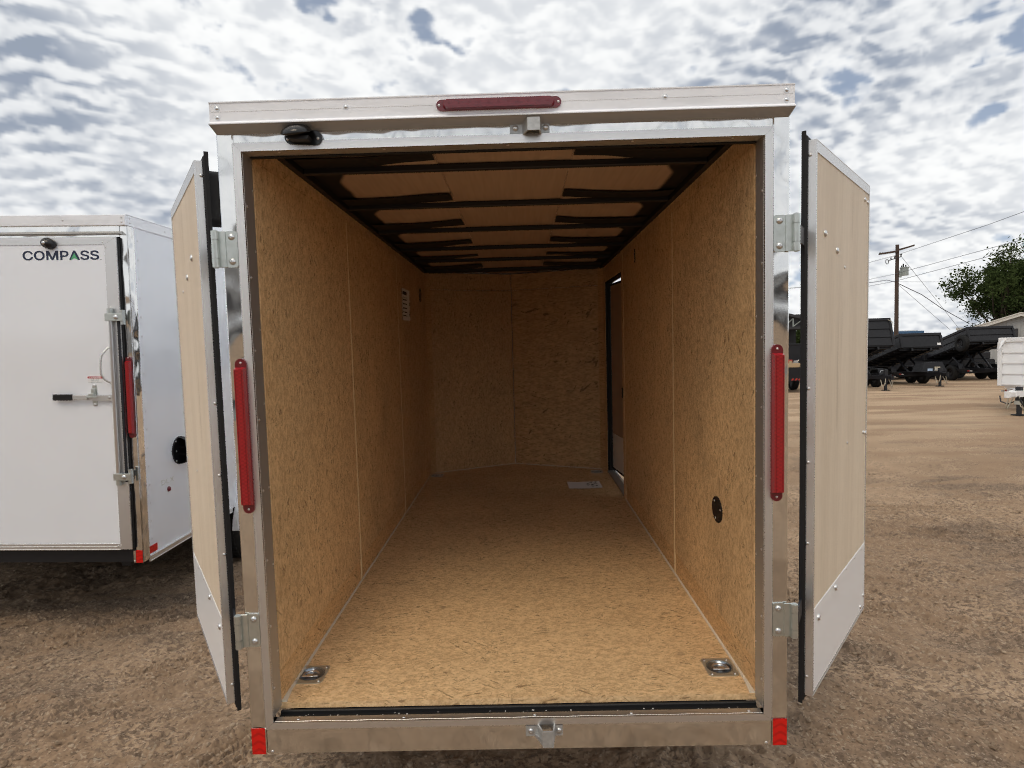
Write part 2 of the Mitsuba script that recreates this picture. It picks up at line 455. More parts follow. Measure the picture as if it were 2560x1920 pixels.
plain('bark', proc(lambda p, n, uv: mix((0.05, 0.04, 0.03), (0.12, 0.09, 0.065), fbm(p.x * 6, p.y * 6, p.z * 2, 3))), 0.9, 0.2)


def leaf_tex(p, n, uv):
    return mix((0.026, 0.044, 0.016), (0.078, 0.104, 0.036), fbm(p.x * 0.9, p.y * 0.9, p.z * 0.9, 3) * 0.6 + 0.4 * cell_rand(p.x * 5, p.y * 5, p.z * 5))


scene['leaf'] = {'type': 'principledthin', 'base_color': proc(leaf_tex), 'roughness': 0.6, 'diff_trans': 0.5, 'spec_trans': 0.0, 'eta': 1.4}

# ---------------------------------------------------------------- ground
MT = rot((1, 0, 0), 1.6)          # the parked trailers stand nose up by 1.6 degrees


def axis_line(a, b, fine, far0, far1, growth=1.07):
    mid = np.arange(a, b + fine / 2, fine)
    up, s = [mid[-1]], fine
    while up[-1] < far1:
        s *= growth
        up.append(up[-1] + s)
    dn, s = [mid[0]], fine
    while dn[-1] > far0:
        s *= growth
        dn.append(dn[-1] - s)
    return np.concatenate([dn[:0:-1], mid, up[1:]])


# wheel tracks: a point, a heading, the curvature, the length, half the width and the tread's pitch
TRACKS = [((1.45, 2.62), -0.52, -0.06, 3.4, 0.115, 0.034), ((1.25, 1.95), -0.50, -0.05, 3.6, 0.11, 0.034), ((-1.72, -0.3), 1.22, -0.10, 2.6, 0.12, 0.042), ((-5.2, 0.35), 0.52, 0.05, 5.0, 0.16, 0.05),
          ((2.4, 5.4), -0.38, 0.05, 6.0, 0.15, 0.045), ((-4.4, -0.6), 0.80, -0.05, 4.6, 0.15, 0.05), ((3.2, 3.9), -0.25, 0.12, 4.5, 0.13, 0.04), ((-3.6, 2.4), 0.35, 0.06, 3.0, 0.14, 0.045)]


def ground_height(x, y):
    p = np.stack([x, y, np.zeros_like(x)], -1)
    near = np.clip(1.3 - np.hypot(x, y - 1) / 14, 0, 1)
    h = 0.05 * (meshkit.fbm(p * 0.45, 3, 1) - 0.5)
    c, s = math.cos(0.62), math.sin(0.62)                     # wheel-combed drifts, different on the two sides
    left = np.stack([(x * c + y * s) * 1.3, (-x * s + y * c) * 4.6, 0 * x], -1)
    c, s = math.cos(-0.42), math.sin(-0.42)
    right = np.stack([(x * c + y * s) * 1.2, (-x * s + y * c) * 5.2, 0 * x], -1)
    t = np.clip((x + 0.6) / 1.2, 0, 1)
    h += 0.075 * near * ((1 - t) * (meshkit.fbm(left, 4, 3) - 0.5) + t * (meshkit.fbm(right, 4, 5) - 0.5))
    rough = np.clip((meshkit.fbm(p * 1.1 + 4, 3, 7) - 0.36) / 0.25, 0, 1)
    h += near * rough * (0.042 * (meshkit.fbm(p * 7.0, 4, 9) - 0.5) + 0.075 * np.maximum(meshkit.fbm(p * 17.0, 3, 11) - 0.47, 0))
    h += near * (0.024 * (meshkit.fbm(p * 21.0, 3, 13) - 0.5))
    for (a, hd, cv, L, wd, pitch) in TRACKS:
        dx, dy = x - a[0], y - a[1]
        s_ = dx * math.cos(hd) + dy * math.sin(hd)
        q = -dx * math.sin(hd) + dy * math.cos(hd) - 0.5 * cv * s_ * s_ + 0.012 * np.sin(s_ * 2.1)
        env = np.clip((wd - np.abs(q)) / 0.03, 0, 1) * np.clip(s_ / 0.3, 0, 1) * np.clip((L - s_) / 0.3, 0, 1)
        patch = np.clip((meshkit.fbm(np.stack([s_ * 1.3, q * 2, 0 * q + wd * 50], -1), 2, 17) - 0.36) / 0.15, 0, 1)
        tread = np.sin(q * 2 * math.pi / pitch) * 0.7 + 0.7 * np.sin((s_ + np.abs(q) * 0.9) * 2 * math.pi / (pitch * 1.05)) * (np.abs(q) > wd * 0.35)
        h = h * (1 - 0.5 * env * patch) + env * patch * (-0.016 + 0.017 * tread)
    return h


gx = axis_line(-4.2, 4.6, 0.0135, -700, 900)
gy = axis_line(0.35, 4.8, 0.0135, -500, 1200)
GX, GY = np.meshgrid(gx, gy)
GZ = ground_height(GX, GY) - 0.01
nx, ny = len(gx), len(gy)
ii, jj = np.meshgrid(np.arange(nx - 1), np.arange(ny - 1))
a0 = (jj * nx + ii).ravel()
faces = np.vstack([np.stack([a0, a0 + 1, a0 + nx + 1], -1), np.stack([a0, a0 + nx + 1, a0 + nx], -1)])
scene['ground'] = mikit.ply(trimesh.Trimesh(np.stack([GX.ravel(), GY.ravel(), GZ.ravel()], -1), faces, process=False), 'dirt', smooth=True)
labels['ground'] = {'label': 'rough brown dirt yard with clods and tyre tracks', 'kind': 'structure'}
used.add('ground')

rng = np.random.default_rng(7)
stone = trimesh.creation.icosahedron()
N = 42000
sx = rng.uniform(-5, 6.0, N)
sy = 0.3 + 7.0 * rng.random(N) ** 1.5
clod = meshkit.fbm(np.stack([sx * 1.1 + 4, sy * 1.1, 0 * sx], -1), 3, 7)
fine_ = meshkit.fbm(np.stack([sx * 3.0 + 4, sy * 4.5, 0 * sx], -1), 3, 8)
keep = (clod + 0.6 * (fine_ - 0.5) > 0.44 + 0.10 * rng.random(N))
sx, sy = sx[keep], sy[keep]
sz = ground_height(sx, sy) - 0.01
r = 0.0030 + 0.0105 * rng.random(len(sx)) ** 5
V = stone.vertices[None] * (0.65 + 0.7 * rng.random((len(sx), 12, 3))) * r[:, None, None] * [1.15, 1.15, 0.75]
V = (V + np.stack([sx, sy, sz + 0.15 * r], -1)[:, None]).reshape(-1, 3)
F = (stone.faces[None] + 12 * np.arange(len(sx))[:, None, None]).reshape(-1, 3)
put('gravel', trimesh.Trimesh(V, F, process=False), 'pebble_stone', smooth=False)
labels['gravel'] = {'label': 'small loose stones and dirt crumbs scattered over the yard', 'category': 'gravel', 'kind': 'stuff'}


# ---------------------------------------------------------------- wheels, used by every trailer
def wheel(parent, M, r=0.34, w=0.20, rim_mat='white_paint', name='wheel', plain_rim=False):
    """Hub axis along local x, the outer face towards +x; M places the centre."""
    prof = [(0.58 * r, -w / 2), (0.80 * r, -w / 2 - 0.006), (0.94 * r, -w * 0.46), (r, -w * 0.36), (r, -w * 0.14), (r * 0.985, -w * 0.13), (r * 0.985, -w * 0.08), (r, -w * 0.07),
            (r, w * 0.07), (r * 0.985, w * 0.08), (r * 0.985, w * 0.13), (r, w * 0.14), (r, w * 0.36), (0.94 * r, w * 0.46), (0.80 * r, w / 2 + 0.006), (0.58 * r, w / 2), (0.58 * r, -w / 2)]
    m = trimesh.creation.revolve(prof, sections=40)
    blocks = []
    for k in range(0, 40, 1):
        a = k * math.pi / 20
        for sgn in (-1, 1):
            q = bx(-0.013, 0.013, r - 0.012, r + 0.006, sgn * w * 0.30 - 0.022, sgn * w * 0.30 + 0.022)
            q.apply_transform(rot((0, 0, 1), math.degrees(a) + (4 if sgn > 0 else 0)))
            blocks.append(q)
    Rz = rot((0, 1, 0), 90)
    k = put(name, [m] + blocks, 'tyre_rubber', parent, M @ Rz, smooth=40)
    rp = [(0.0, w * 0.10), (0.20 * r, w * 0.12), (0.24 * r, w * 0.26), (0.30 * r, w * 0.26), (0.34 * r, w * 0.06), (0.50 * r, w * 0.14), (0.56 * r, w * 0.42), (0.60 * r, w * 0.46), (0.585 * r, w * 0.2), (0.585 * r, -w * 0.4), (0.3 * r, -w * 0.35), (0.0, -w * 0.3)]
    put('rim', trimesh.creation.revolve(rp[::-1], sections=32), rim_mat, k, M @ Rz, smooth=30)
    return k


# ---------------------------------------------------------------- the open cargo trailer
CT = thing('cargo_trailer', 'open white enclosed trailer in the middle, tan board lined inside, both rear doors swung back', 'trailer')


def c(name, mesh, mat, parent=None, **kw):
    return put(name, mesh, mat, parent or CT, MT, **kw)


# --- polished rear frame
for s in (-1, 1):
    c('corner_post', bx(s * 0.861, s * 0.915, 0.0, 0.10, 0.508, 2.500, 0.004), 'polished_sheet')
c('header_sheet', bx(-0.8605, 0.8605, 0.0015, 0.06, 2.4655, 2.4935, 0.002), 'polished_sheet')
sill = c('sill_sheet', bx(-0.8625, 0.8625, 0.001, 0.07, 0.414, 0.506, 0.003), 'polished_sheet')
for s in (-1, 1):
    c('corner_cap', bx(s * 0.8635, s * 0.915, 0.0, 0.09, 0.414, 0.507, 0.003), 'polished_sheet')
    c('reflector_tape', bx(s * 0.8665, s * 0.9135, -0.0016, -0.0002, 0.4155, 0.5090), 'red_reflector', label='red reflective tape on the bottom ' + ('left' if s < 0 else 'right') + ' corner of the rear frame')
    c('frame_screw', dome((s * 0.845, 0.001, 0.423), (0, -1, 0), 0.0055), 'bright_steel')

# --- mitred trim round the opening, its flange turned into the opening
o, i, zt0, zt1, zb0, zb1 = 0.860, 0.834, 2.465, 2.4375, 0.507, 0.5305
trims = {'top': [(-o, zt0), (o, zt0), (i, zt1), (-i, zt1)], 'bottom': [(-o, zb0), (-i, zb1), (i, zb1), (o, zb0)],
         'left': [(-o, zt0 - 0.0006), (-i, zt1 - 0.0006), (-i, zb1 + 0.0006), (-o, zb0 + 0.0006)], 'right': [(o, zt0 - 0.0006), (o, zb0 + 0.0006), (i, zb1 + 0.0006), (i, zt1 - 0.0006)]}
for k, q in trims.items():
    c('opening_trim', rear(Polygon(q), 0.0, 0.007), 'mill_aluminium')
for s in (-1, 1):
    c('door_jamb', bx(s * 0.8335, s * 0.8600, 0.002, 0.072, 0.545, 2.438, 0.001), 'dull_aluminium')
    riv = [dome((s * 0.8335, 0.018, z), (-s, 0, 0), 0.0048) for z in (0.64, 0.86, 1.09, 1.33, 1.57, 1.80, 2.04, 2.27)]
    riv += [dome((s * 0.8335, 0.064, z), (-s, 0, 0), 0.0040) for z in (0.75, 1.06, 1.33, 1.62, 1.87, 2.13, 2.33)]
    c('jamb_rivets', riv, 'bright_steel', kind='stuff')
c('header_soffit', bx(-0.8595, 0.8595, 0.002, 0.066, 2.439, 2.4645), 'dull_aluminium')
c('soffit_seal', bx(-0.8325, 0.8325, 0.056, 0.0745, 2.4345, 2.4388, 0.002), 'black_rubber')
c('header_edging', bx(-0.832, 0.832, 0.0755, 0.086, 2.4385, 2.510), 'seam_bead')
c('soffit_rivets', [dome((x, 0.020, 2.439), (0, 0, -1), 0.0045) for x in (-0.72, -0.38, 0.02, 0.42, 0.74)], 'bright_steel', kind='stuff')
c('sill_ledge', bx(-0.8335, 0.8335, 0.0, 0.030, 0.5165, 0.5302, 0.002), 'mill_aluminium')
c('sill_rivets', [dome((x, 0.014, 0.5302), (0, 0, 1), 0.0060) for x in (-0.755, -0.39, 0.06, 0.39, 0.79)], 'bright_steel', kind='stuff')
c('sill_seal', [bx(-0.8335, 0.8335, 0.0305, 0.069, 0.505, 0.5215, 0.002), bx(-0.8335, 0.8335, 0.058, 0.0695, 0.500, 0.5335, 0.003)], 'black_rubber')
crumb = [bx(x - r, x + r, y - r, y + r, 0.5205, 0.5205 + 1.5 * r) for x, y, r in zip(rng.uniform(-0.8, 0.82, 40), rng.uniform(0.034, 0.055, 40), rng.uniform(0.0008, 0.0022, 40))]
c('seal_crumbs', crumb, 'paper', kind='stuff')

# --- cap rail above the header with its drip lip; a grey plate paints shade on its underside
MC = MT @ shift(0, 0.029, 0.0068) @ np.diag([1.0135, 1, 1, 1])


def cr(name, mesh, mat, parent=None, **kw):
    return put(name, mesh, mat, parent or CT, MC, **kw)


cap = [(-0.029, 2.4872), (-0.081, 2.5022), (-0.081, 2.5050), (-0.071, 2.5130), (-0.071, 2.5685), (-0.0735, 2.5690), (-0.0735, 2.5725), (-0.060, 2.5725), (0.02, 2.576), (0.02, 2.4872)]
m = prism(Polygon(cap), (-0.899, 0, 0), Y_, Z_, 1.798)
cr('cap_rail', m, 'cap_aluminium', smooth=20)
cr('underside_shade', hull([(x, y, z + t) for x in (-0.8985, 0.8985) for y, z in ((-0.0295, 2.4871), (-0.0808, 2.5020)) for t in (-0.0008, 0.0)]), 'underside_grey')  # thin plate added to darken the underside of the rail by colour
cr('rail_groove', bx(-0.893, 0.893, -0.0718, -0.0708, 2.5415, 2.5424), 'dull_aluminium')
for s in (-1, 1):
    for z in (2.524, 2.553):
        cr('rail_screw', dome((s * 0.874, -0.0712, z), (0, -1, 0), 0.0066, washer=0.001), 'bright_steel')
for x in (-0.475, 0.505):
    cr('rail_screw', dome((x, -0.0712, 2.545), (0, -1, 0), 0.0066, washer=0.001), 'bright_steel')
# clearance light bar
cl = cr('clearance_light', rear(rrect(-0.196, 0.187, 2.5225, 2.5555, 0.0164), -0.0712, 0.006), 'dark_red_lens', label='long red light bar on the white cap rail above the doorway')
body = hull([(x, y, z) for (x, z) in np.array(rrect(-0.176, 0.167, 2.5235, 2.5545, 0.0150).exterior.coords) for y in (-0.077,)] +
            [(x, -0.091, z) for (x, z) in np.array(rrect(-0.172, 0.163, 2.5260, 2.5520, 0.0125).exterior.coords)])
cr('lens', body, 'dark_red_lens', cl)
cr('bulb', [rear(Point(x, 2.540).buffer(0.0042, quad_segs=4), -0.0905, 0.0012) for x in np.linspace(-0.155, 0.146, 11)], 'red_housing', cl, kind='stuff')
for x in (-0.187, 0.178):
    cr('screw', dome((x, -0.0772, 2.539), (0, -1, 0), 0.0042), 'bright_steel', cl)

# --- lock keepers, top and bottom
def keeper(z0, z1, flip):
    zt = (z0 + 0.002, z1)
    prof = LineString([(0.069, -0.002), (0.0845, -0.046), (0.120, -0.046), (0.127, -0.002)]).buffer(0.0022, join_style=2)
    m = [prism(prof, (0, 0, z0 - (0.0 if flip else 0.004)), X_, Y_, z1 - z0 + 0.006)]
    m += [rear(rrect(0.028, 0.070, z0, z1, 0.003), -0.0005, 0.004), rear(rrect(0.126, 0.154, z0, z1, 0.003), -0.0005, 0.004)]
    if flip:
        m.append(hull([(0.058, -0.006, z0 + 0.008), (0.084, -0.050, z0 + 0.014), (0.086, -0.048, z0 - 0.010), (0.084, -0.006, z0 + 0.006), (0.060, -0.010, z0 + 0.002)]))
        m.append(bx(0.083, 0.121, -0.0485, -0.044, z0 - 0.013, z0 + 0.004))
    k = c('lock_keeper', m, 'cast_zinc', smooth=20, label='cast lock keeper bolted under the cap rail' if not flip else 'cast lock keeper bolted to the middle of the polished sill')
    zc = (z0 + z1) / 2
    for x in (0.0455, 0.141):
        c('bolt', hexbolt((x, -0.0048, zc), (0, -1, 0), 0.0095), 'bright_steel', k)


keeper(2.4665, 2.5000, False)
keeper(0.4655, 0.5025, True)

# --- black loading light on the header
lb = c('loading_light', rear(Point(0, 0).buffer(1, quad_segs=10), 0, 0.013), 'black_plastic', label='black hooded loading light on the top left of the polished header') if False else None
base = rear(trimesh.path and rrect(-0.060, 0.060, -0.0230, 0.0230, 0.022), 0.001, 0.012)
hood = trimesh.creation.icosphere(subdivisions=3)
v = hood.vertices
v[:, 2] = np.where(v[:, 2] < 0, v[:, 2] * 0.35, v[:, 2])
hood.apply_scale([0.048, 0.046, 0.023])
hood.apply_transform(rot((1, 0, 0), 24))
hood.apply_transform(rot((0, 0, 1), -10))
hood.apply_translation((-0.014, -0.034, 0.009))
base.apply_transform(rot((0, 1, 0), 4))
Ml = MT @ shift(-0.630, 0.0, 2.4740)
lk = put('loading_light', base, 'black_plastic', CT, Ml, label='black hooded loading light on the top left of the polished header')
put('hood', hood, 'black_plastic', lk, Ml, smooth=True)
lens = hull([(x, y, z) for x, z in [(-0.035, -0.016), (0.025, -0.018), (0.03, -0.008), (-0.04, -0.006)] for y in (-0.012, -0.052)])
put('lens', lens, 'frame_black', lk, Ml)
for x in (-0.050, 0.047):
    put('screw', dome((x, -0.0112, -0.004), (0, -1, 0), 0.0050), 'bright_steel', lk, Ml)

# --- tail lights
for s in (-1, 1):
    x0, x1, z0, z1 = (s * 0.8715) - 0.0185, (s * 0.8715) + 0.0185, 1.262, 1.776
    k = c('tail_light', rear(rrect(x0, x1, z0, z1, 0.0180), -0.0005, 0.014), 'red_housing', label='tall red tail light strip on the ' + ('left' if s < 0 else 'right') + ' corner post')
    e = 0.034
    l = hull([(x, -0.0146, z) for x in (x0 + 0.001, x1 - 0.001) for z in (z0 + e - 0.006, z1 - e + 0.006)] + [(x, -0.036, z) for x in (x0 + 0.0055, x1 - 0.0055) for z in (z0 + e, z1 - e)] +
             [(x, -0.034, z) for x in (x0 + 0.0030, x1 - 0.0030) for z in (z0 + e, z1 - e)])
    c('lens', l, 'red_lens', k)
    c('lens_rib', [bx(x0 + 0.0075, x0 + 0.0083, -0.0372, -0.036, z0 + e, z1 - e), bx(x1 - 0.0083, x1 - 0.0075, -0.0372, -0.036, z0 + e, z1 - e)], 'red_housing', k)
    for z in (z0 + 0.014, z1 - 0.014):
        c('screw', dome((s * 0.8715, -0.0146, z), (0, -1, 0), 0.0042), 'bright_steel', k)

# --- rear doors: u along the door from the hinge edge, t towards the inner face, z up
DOORS = [(-1, (-1.044, 0.104), (-0.556, 0.831), (-0.831, -0.556)), (1, (1.039, 0.083), (0.628, 0.778), (0.778, -0.628))]
DW, DZ0, DZ1, DT = 0.905, 0.531, 2.449, 0.026
DOORM = []
for s, O, U, Nn in DOORS:
    M = np.eye(4)
    M[:3, 0], M[:3, 1], M[:3, 3] = (U[0], U[1], 0), (Nn[0], Nn[1], 0), (O[0], O[1], 0)
    if np.linalg.det(M[:3, :3]) < 0:
        flip = True
    else:
        flip = False
    M = MT @ M
    DOORM.append(M)

    def dput(name, mesh, mat, parent, **kw):
        mesh = cat(mesh).copy() if isinstance(mesh, (list, tuple)) else mesh.copy()
        mesh.apply_transform(M)
        if flip:
            mesh.invert()
        return put(name, mesh, mat, parent, None, **kw)
    side = 'left' if s < 0 else 'right'
    fr = [bx(0, 0.004, -DT, 0, DZ0, DZ1, 0.001), bx(DW - 0.004, DW, -DT, 0, DZ0, DZ1, 0.001), bx(0.004, DW - 0.004, -DT, 0, DZ1 - 0.004, DZ1, 0.001), bx(0.004, DW - 0.004, -DT, 0, DZ0, DZ0 + 0.004, 0.001),
          bx(0.004, 0.010, -0.004, 0.0, DZ0 + 0.004, DZ1 - 0.004), bx(DW - 0.012, DW - 0.004, -0.004, 0.0, DZ0 + 0.004, DZ1 - 0.004), bx(0.004, DW - 0.004, -0.004, -0.0005, DZ1 - 0.040, DZ1 - 0.004), bx(0.004, DW - 0.004, -0.004, -0.0005, DZ0 + 0.004, DZ0 + 0.012)]
    d = dput('rear_door', fr, 'mill_aluminium', CT, label=f'{side} rear door swung open and back beside the trailer', smooth=20)
    dput('plywood_panel', bx(0.0105, DW - 0.0125, -0.018, -0.0035, DZ0 + 0.313, DZ1 - 0.0405), 'door_plywood', d)
    dput('kick_plate', bx(0.0105, DW - 0.0125, -0.0175, -0.0012, DZ0 + 0.0125, DZ0 + 0.312, 0.001), 'kick_sheet', d)
    dput('outer_skin', bx(0.0045, DW - 0.0045, -DT - 0.012, -0.0185, DZ0 + 0.0045, DZ1 - 0.0045), 'white_skin', d)
    # black bulb seal: a flange past the outer edge all round
    sl = [bx(-0.010, 0.004, -0.041, -0.0265, DZ0 - 0.020, DZ1 + 0.018, 0.005), bx(DW - 0.004, DW + 0.010, -0.041, -0.0265, DZ0 - 0.020, DZ1 + 0.018, 0.005),
          bx(0.0045, DW - 0.0045, -0.040, -0.0270, DZ1 + 0.0005, DZ1 + 0.016, 0.004), bx(0.0045, DW - 0.0045, -0.040, -0.0270, DZ0 - 0.018, DZ0 - 0.0005, 0.004),
          bx(-0.013, -0.0095, -0.0445, -0.0300, DZ0 - 0.028, DZ1 + 0.030, 0.0012)]
    dput('weather_seal', sl, 'black_rubber', d)
    for z in (0.60, 1.08, 1.365, 1.62, 2.40):
        dput('edge_screw', dome((0.0, -0.0205, z), (-1, 0, 0), 0.0062), 'bright_steel', d)
    ks = [dome((u, -0.0012, DZ0 + 0.302), (0, 1, 0), 0.0052) for u in (0.30, 0.52, 0.68, 0.82)]
    dput('plate_screws', ks, 'bright_steel', d, kind='stuff')
    for u, z in ((0.075, DZ0 + 0.262), (0.33, DZ0 + 0.287)):
        dput('plate_bolt', hexbolt((u, -0.0012, z), (0, 1, 0), 0.012), 'bright_steel', d)
    if s > 0:
        for u, z in ((0.815, DZ0 + 0.016), (0.875, DZ0 + 0.05)):
            dput('plate_bolt', hexbolt((u, -0.0012, z + 0.02), (0, 1, 0), 0.009), 'bright_steel', d)
        for u, z in ((0.835, 1.36), (0.882, 1.352)):
            dput('panel_bolt', hexbolt((u, -0.0035, z), (0, 1, 0), 0.0095), 'bright_steel', d)
        for u, z in ((0.81, 2.375), (0.87, 2.372)):
            dput('panel_bolt', hexbolt((u, -0.0035, z), (0, 1, 0), 0.010), 'bright_steel', d)
        dput('panel_screw', dome((0.52, -0.0035, 1.36), (0, 1, 0), 0.006), 'bright_steel', d)
        dput('panel_screw', dome((0.44, -0.0035, 2.060), (0, 1, 0), 0.007), 'bright_steel', d)
    else:
        dput('panel_screw', dome((0.52, -0.0035, 1.30), (0, 1, 0), 0.006), 'bright_steel', d)
        dput('panel_screw', dome((0.88, -0.0035, 1.30), (0, 1, 0), 0.006), 'bright_steel', d)
        dput('panel_screw', dome((0.90, 0.0, 1.41), (0, 1, 0), 0.005), 'bright_steel', d)
        dput('panel_screw', dome((0.62, -0.0035, 2.055), (0, 1, 0), 0.007), 'bright_steel', d)
    for u, z in (((0.13, 2.155), (0.31, 2.112)) if s > 0 else ((0.24, 2.150), (0.42, 2.095))):
        dput('panel_bolt', hexbolt((u, -0.0035, z), (0, 1, 0), 0.0125), 'bright_steel', d)
    # hinge straps, dark, on the outer face, reaching round to the barrels on the posts
    for z0, z1 in ((2.084, 2.180), (0.808, 0.906)):
        dput('hinge_strap', bx(0.0, 0.36, -0.0440, -0.0385, z0, z1, 0.001), 'black_steel', d)
    if s > 0:
        # cam lock bar on the outer face, its top cam above the door
        rod = dput('lock_bar', cyl((0.80, -0.075, DZ0 + 0.05), (0.80, -0.075, DZ1 + 0.03), 0.013), 'zinc_plate', d, label='lock bar with its cam standing above the right door')
        cam = [bx(0.775, 0.865, -0.100, -0.060, DZ1 + 0.024, DZ1 + 0.060, 0.005)]
        dput('cam', cam, 'cast_zinc', rod)
        dput('holdback', bx(0.80, 0.84, -0.085, -0.055, DZ0 + 0.02, DZ0 + 0.06, 0.006), 'black_rubber', d)
    else:
        hb = prism(rrect(0.0, 0.055, 2.235, 2.425, 0.026), (0, 0, 0), X_, Z_, 0.046)
        hb.apply_translation((0.004, -0.040, 0))
        dput('rubber_bumper', hb, 'black_rubber', d, label='long black rubber bumper on the outside of the left rear door')

# --- hinges on the posts
for s in (-1, 1):
    for z0, z1 in ((2.072, 2.188), (0.800, 0.914)):
        low = z0 < 1.5
        xa, xb = sorted((s * 0.8620, s * 0.9030))
        k = c('hinge', [rear(rrect(xa, xb, z0, z1, 0.009), -0.0006, 0.005), bx(s * 0.900, s * 0.926, -0.010, -0.0045, z0, z1, 0.001)] +
              [cyl((s * 0.930, -0.016, za), (s * 0.930, -0.016, zb), 0.0115, 16) for za, zb in ((z0, z0 + 0.028), (z1 - 0.028, z1))], 'zinc_plate',
              label=('lower ' if low else 'upper ') + 'zinc hinge on the ' + ('left' if s < 0 else 'right') + ' corner post', smooth=30)
        c('knuckle', [cyl((s * 0.930, -0.016, z0 + 0.0295), (s * 0.930, -0.016, z1 - 0.0295), 0.0112, 16), cyl((s * 0.930, -0.016, z0 - 0.003), (s * 0.930, -0.016, z1 + 0.003), 0.0065, 10)], 'zinc_plate', k)
        Ou, Uu, Nu = [(D[1], D[2], D[3]) for D in DOORS if D[0] == s][0]
        tip = np.array(Ou) + np.array(Nu) * -0.042 + np.array(Uu) * 0.03
        arm = LineString([(s * 0.938, -0.010), (s * 0.952, 0.012), tuple(tip)]).buffer(0.0035, join_style=1)
        c('strap', prism(arm, (0, 0, z0 + 0.030), X_, Y_, z1 - z0 - 0.060), 'black_steel', k)
        for z in (z0 + 0.0185, z1 - 0.0185):
            c('bolt', hexbolt((s * 0.8810, -0.0056, z), (0, -1, 0), 0.0105), 'bright_steel', k)

# --- floor
VX, VY = -0.03, 4.215
RX, RY = 0.838, 3.855
fl = Polygon([(-RX, 0.071), (RX, 0.071), (RX, RY), (VX, VY + 0.01), (-RX, RY)])
RINGS = [(-0.787, 0.250, 'front left'), (0.765, 0.245, 'front right'), (-0.765, 3.735, 'far left'), (0.735, 3.735, 'far right')]
for x, y, _ in RINGS:
    fl = fl.difference(Point(x, y).buffer(0.0455, quad_segs=10))
c('floor_board', prism(fl, (0, 0, 0.5345), X_, Y_, 0.0215), 'strand_floor', smooth=False)
for x, y, w in RINGS:
    sg = 1 if y < 1 else -1
    pl = rrect(x - 0.056, x + 0.056, y - 0.063, y + 0.063, 0.016).difference(Point(x, y + 0.002).buffer(0.0445, quad_segs=12))
    k = c('tie_down', prism(pl, (0, 0, 0.5563), X_, Y_, 0.0032), 'zinc_plate', label=f'recessed zinc tie-down ring in the {w} corner of the floor')
    dish = trimesh.creation.revolve([(0.0, -0.0205), (0.020, -0.0190), (0.034, -0.0135), (0.0440, 0.0), (0.0465, 0.003), (0.0465, 0.0045), (0.049, 0.0032)][::-1], sections=28)
    dish.apply_translation((x, y + 0.002, 0.5563))
    c('dish', dish, 'dish_steel', k, smooth=40)
    a = np.linspace(-0.15 * math.pi, 1.15 * math.pi, 16)
    ring = tube([(x + 0.028 * math.cos(t), y + 0.002 + sg * (0.030 * math.sin(t) - 0.006), 0.5590 - 0.0040 * math.sin(t)) for t in a], 0.0050, 8)
    c('ring', [ring, cyl((x - 0.030, y - sg * 0.018, 0.5605), (x + 0.030, y - sg * 0.018, 0.5605), 0.0050, 10), bx(x - 0.014, x + 0.014, y - sg * 0.016 - 0.010, y - sg * 0.016 + 0.010, 0.5580, 0.5665, 0.003)], 'bright_steel', k, smooth=50)
    for sx2 in (-1, 1):
        for sy2 in (-1, 1):
            c('bolt', hexbolt((x + sx2 * 0.042, y + sy2 * 0.049, 0.5596), (0, 0, 1), 0.0058), 'bright_steel', k)

# --- caulk lines at the foot of the walls
for s in (-1, 1):
    pts = [(0.074, 0.019), (0.15, 0.0095), (0.6, 0.0075), (1.6, 0.0070), (2.6, 0.0065), (3.80 if s < 0 else 2.72, 0.006)]
    poly = Polygon([(s * 0.8362, y) for y, w in pts] + [(s * (0.8345 - w), y) for y, w in pts[::-1]])
    c('caulk_bead', prism(poly, (0, 0, 0.5561), X_, Y_, 0.0055), 'white_caulk')
c('caulk_bead', [hull([(-0.80, 3.832, 0.5563), (-0.80, 3.838, 0.563), (VX, VY - 0.008, 0.5563), (VX, VY - 0.002, 0.563), (-0.80, 3.836, 0.5563), (VX, VY - 0.001, 0.5563)]),
                 hull([(0.80, 3.832, 0.5563), (0.80, 3.838, 0.563), (VX, VY - 0.008, 0.5563), (VX, VY - 0.002, 0.563), (0.80, 3.836, 0.5563), (VX, VY - 0.001, 0.5563)])], 'white_caulk')

# --- wall boards
def ztop(y):
    return 2.527 - 0.0125 * y


def top_board(s, y0, y1, x, z0):
    return hull([(s * xx, y, z) for xx in (x, 0.8400) for y, z in ((y0, z0), (y1, z0), (y0, ztop(y0)), (y1, ztop(y1)))])


Lw = [('strand_wall', 0.832, 0.075, 1.1895, 0.672, 2.4340), ('strand_wall', 0.832, 1.1955, 2.4690, 0.672, 2.4340), ('strand_wall', 0.832, 2.4750, 3.845, 0.672, 2.4340),
      ('strand_strip', 0.8345, 0.073, 3.845, 0.5565, 0.6705)]
for m_, x, y0, y1, z0, z1 in Lw:
    c('wall_board', bx(-0.8400, -x, y0, y1, z0, z1, 0.0015), m_)
Rw = [('strand_wall', 0.832, 0.075, 1.1855, 0.672, 2.4340), ('strand_wall', 0.832, 1.1915, 2.695, 0.672, 2.4340), ('strand_strip', 0.8345, 0.073, 2.695, 0.5565, 0.6705),
      ('strand_wall', 0.8335, 2.702, 2.800, 0.5565, 2.4340), ('strand_wall', 0.8340, 2.802, 3.718, 2.315, 2.4340), ('strand_wall', 0.8335, 3.720, 3.845, 0.5565, 2.4340)]
for m_, x, y0, y1, z0, z1 in Rw:
    c('wall_board', bx(0.8400, x, y0, y1, z0, z1, 0.0015), m_)
for s in (-1, 1):
    c('wall_board', top_board(s, 0.087, 3.845, 0.8330, 2.4350), 'strand_wall')
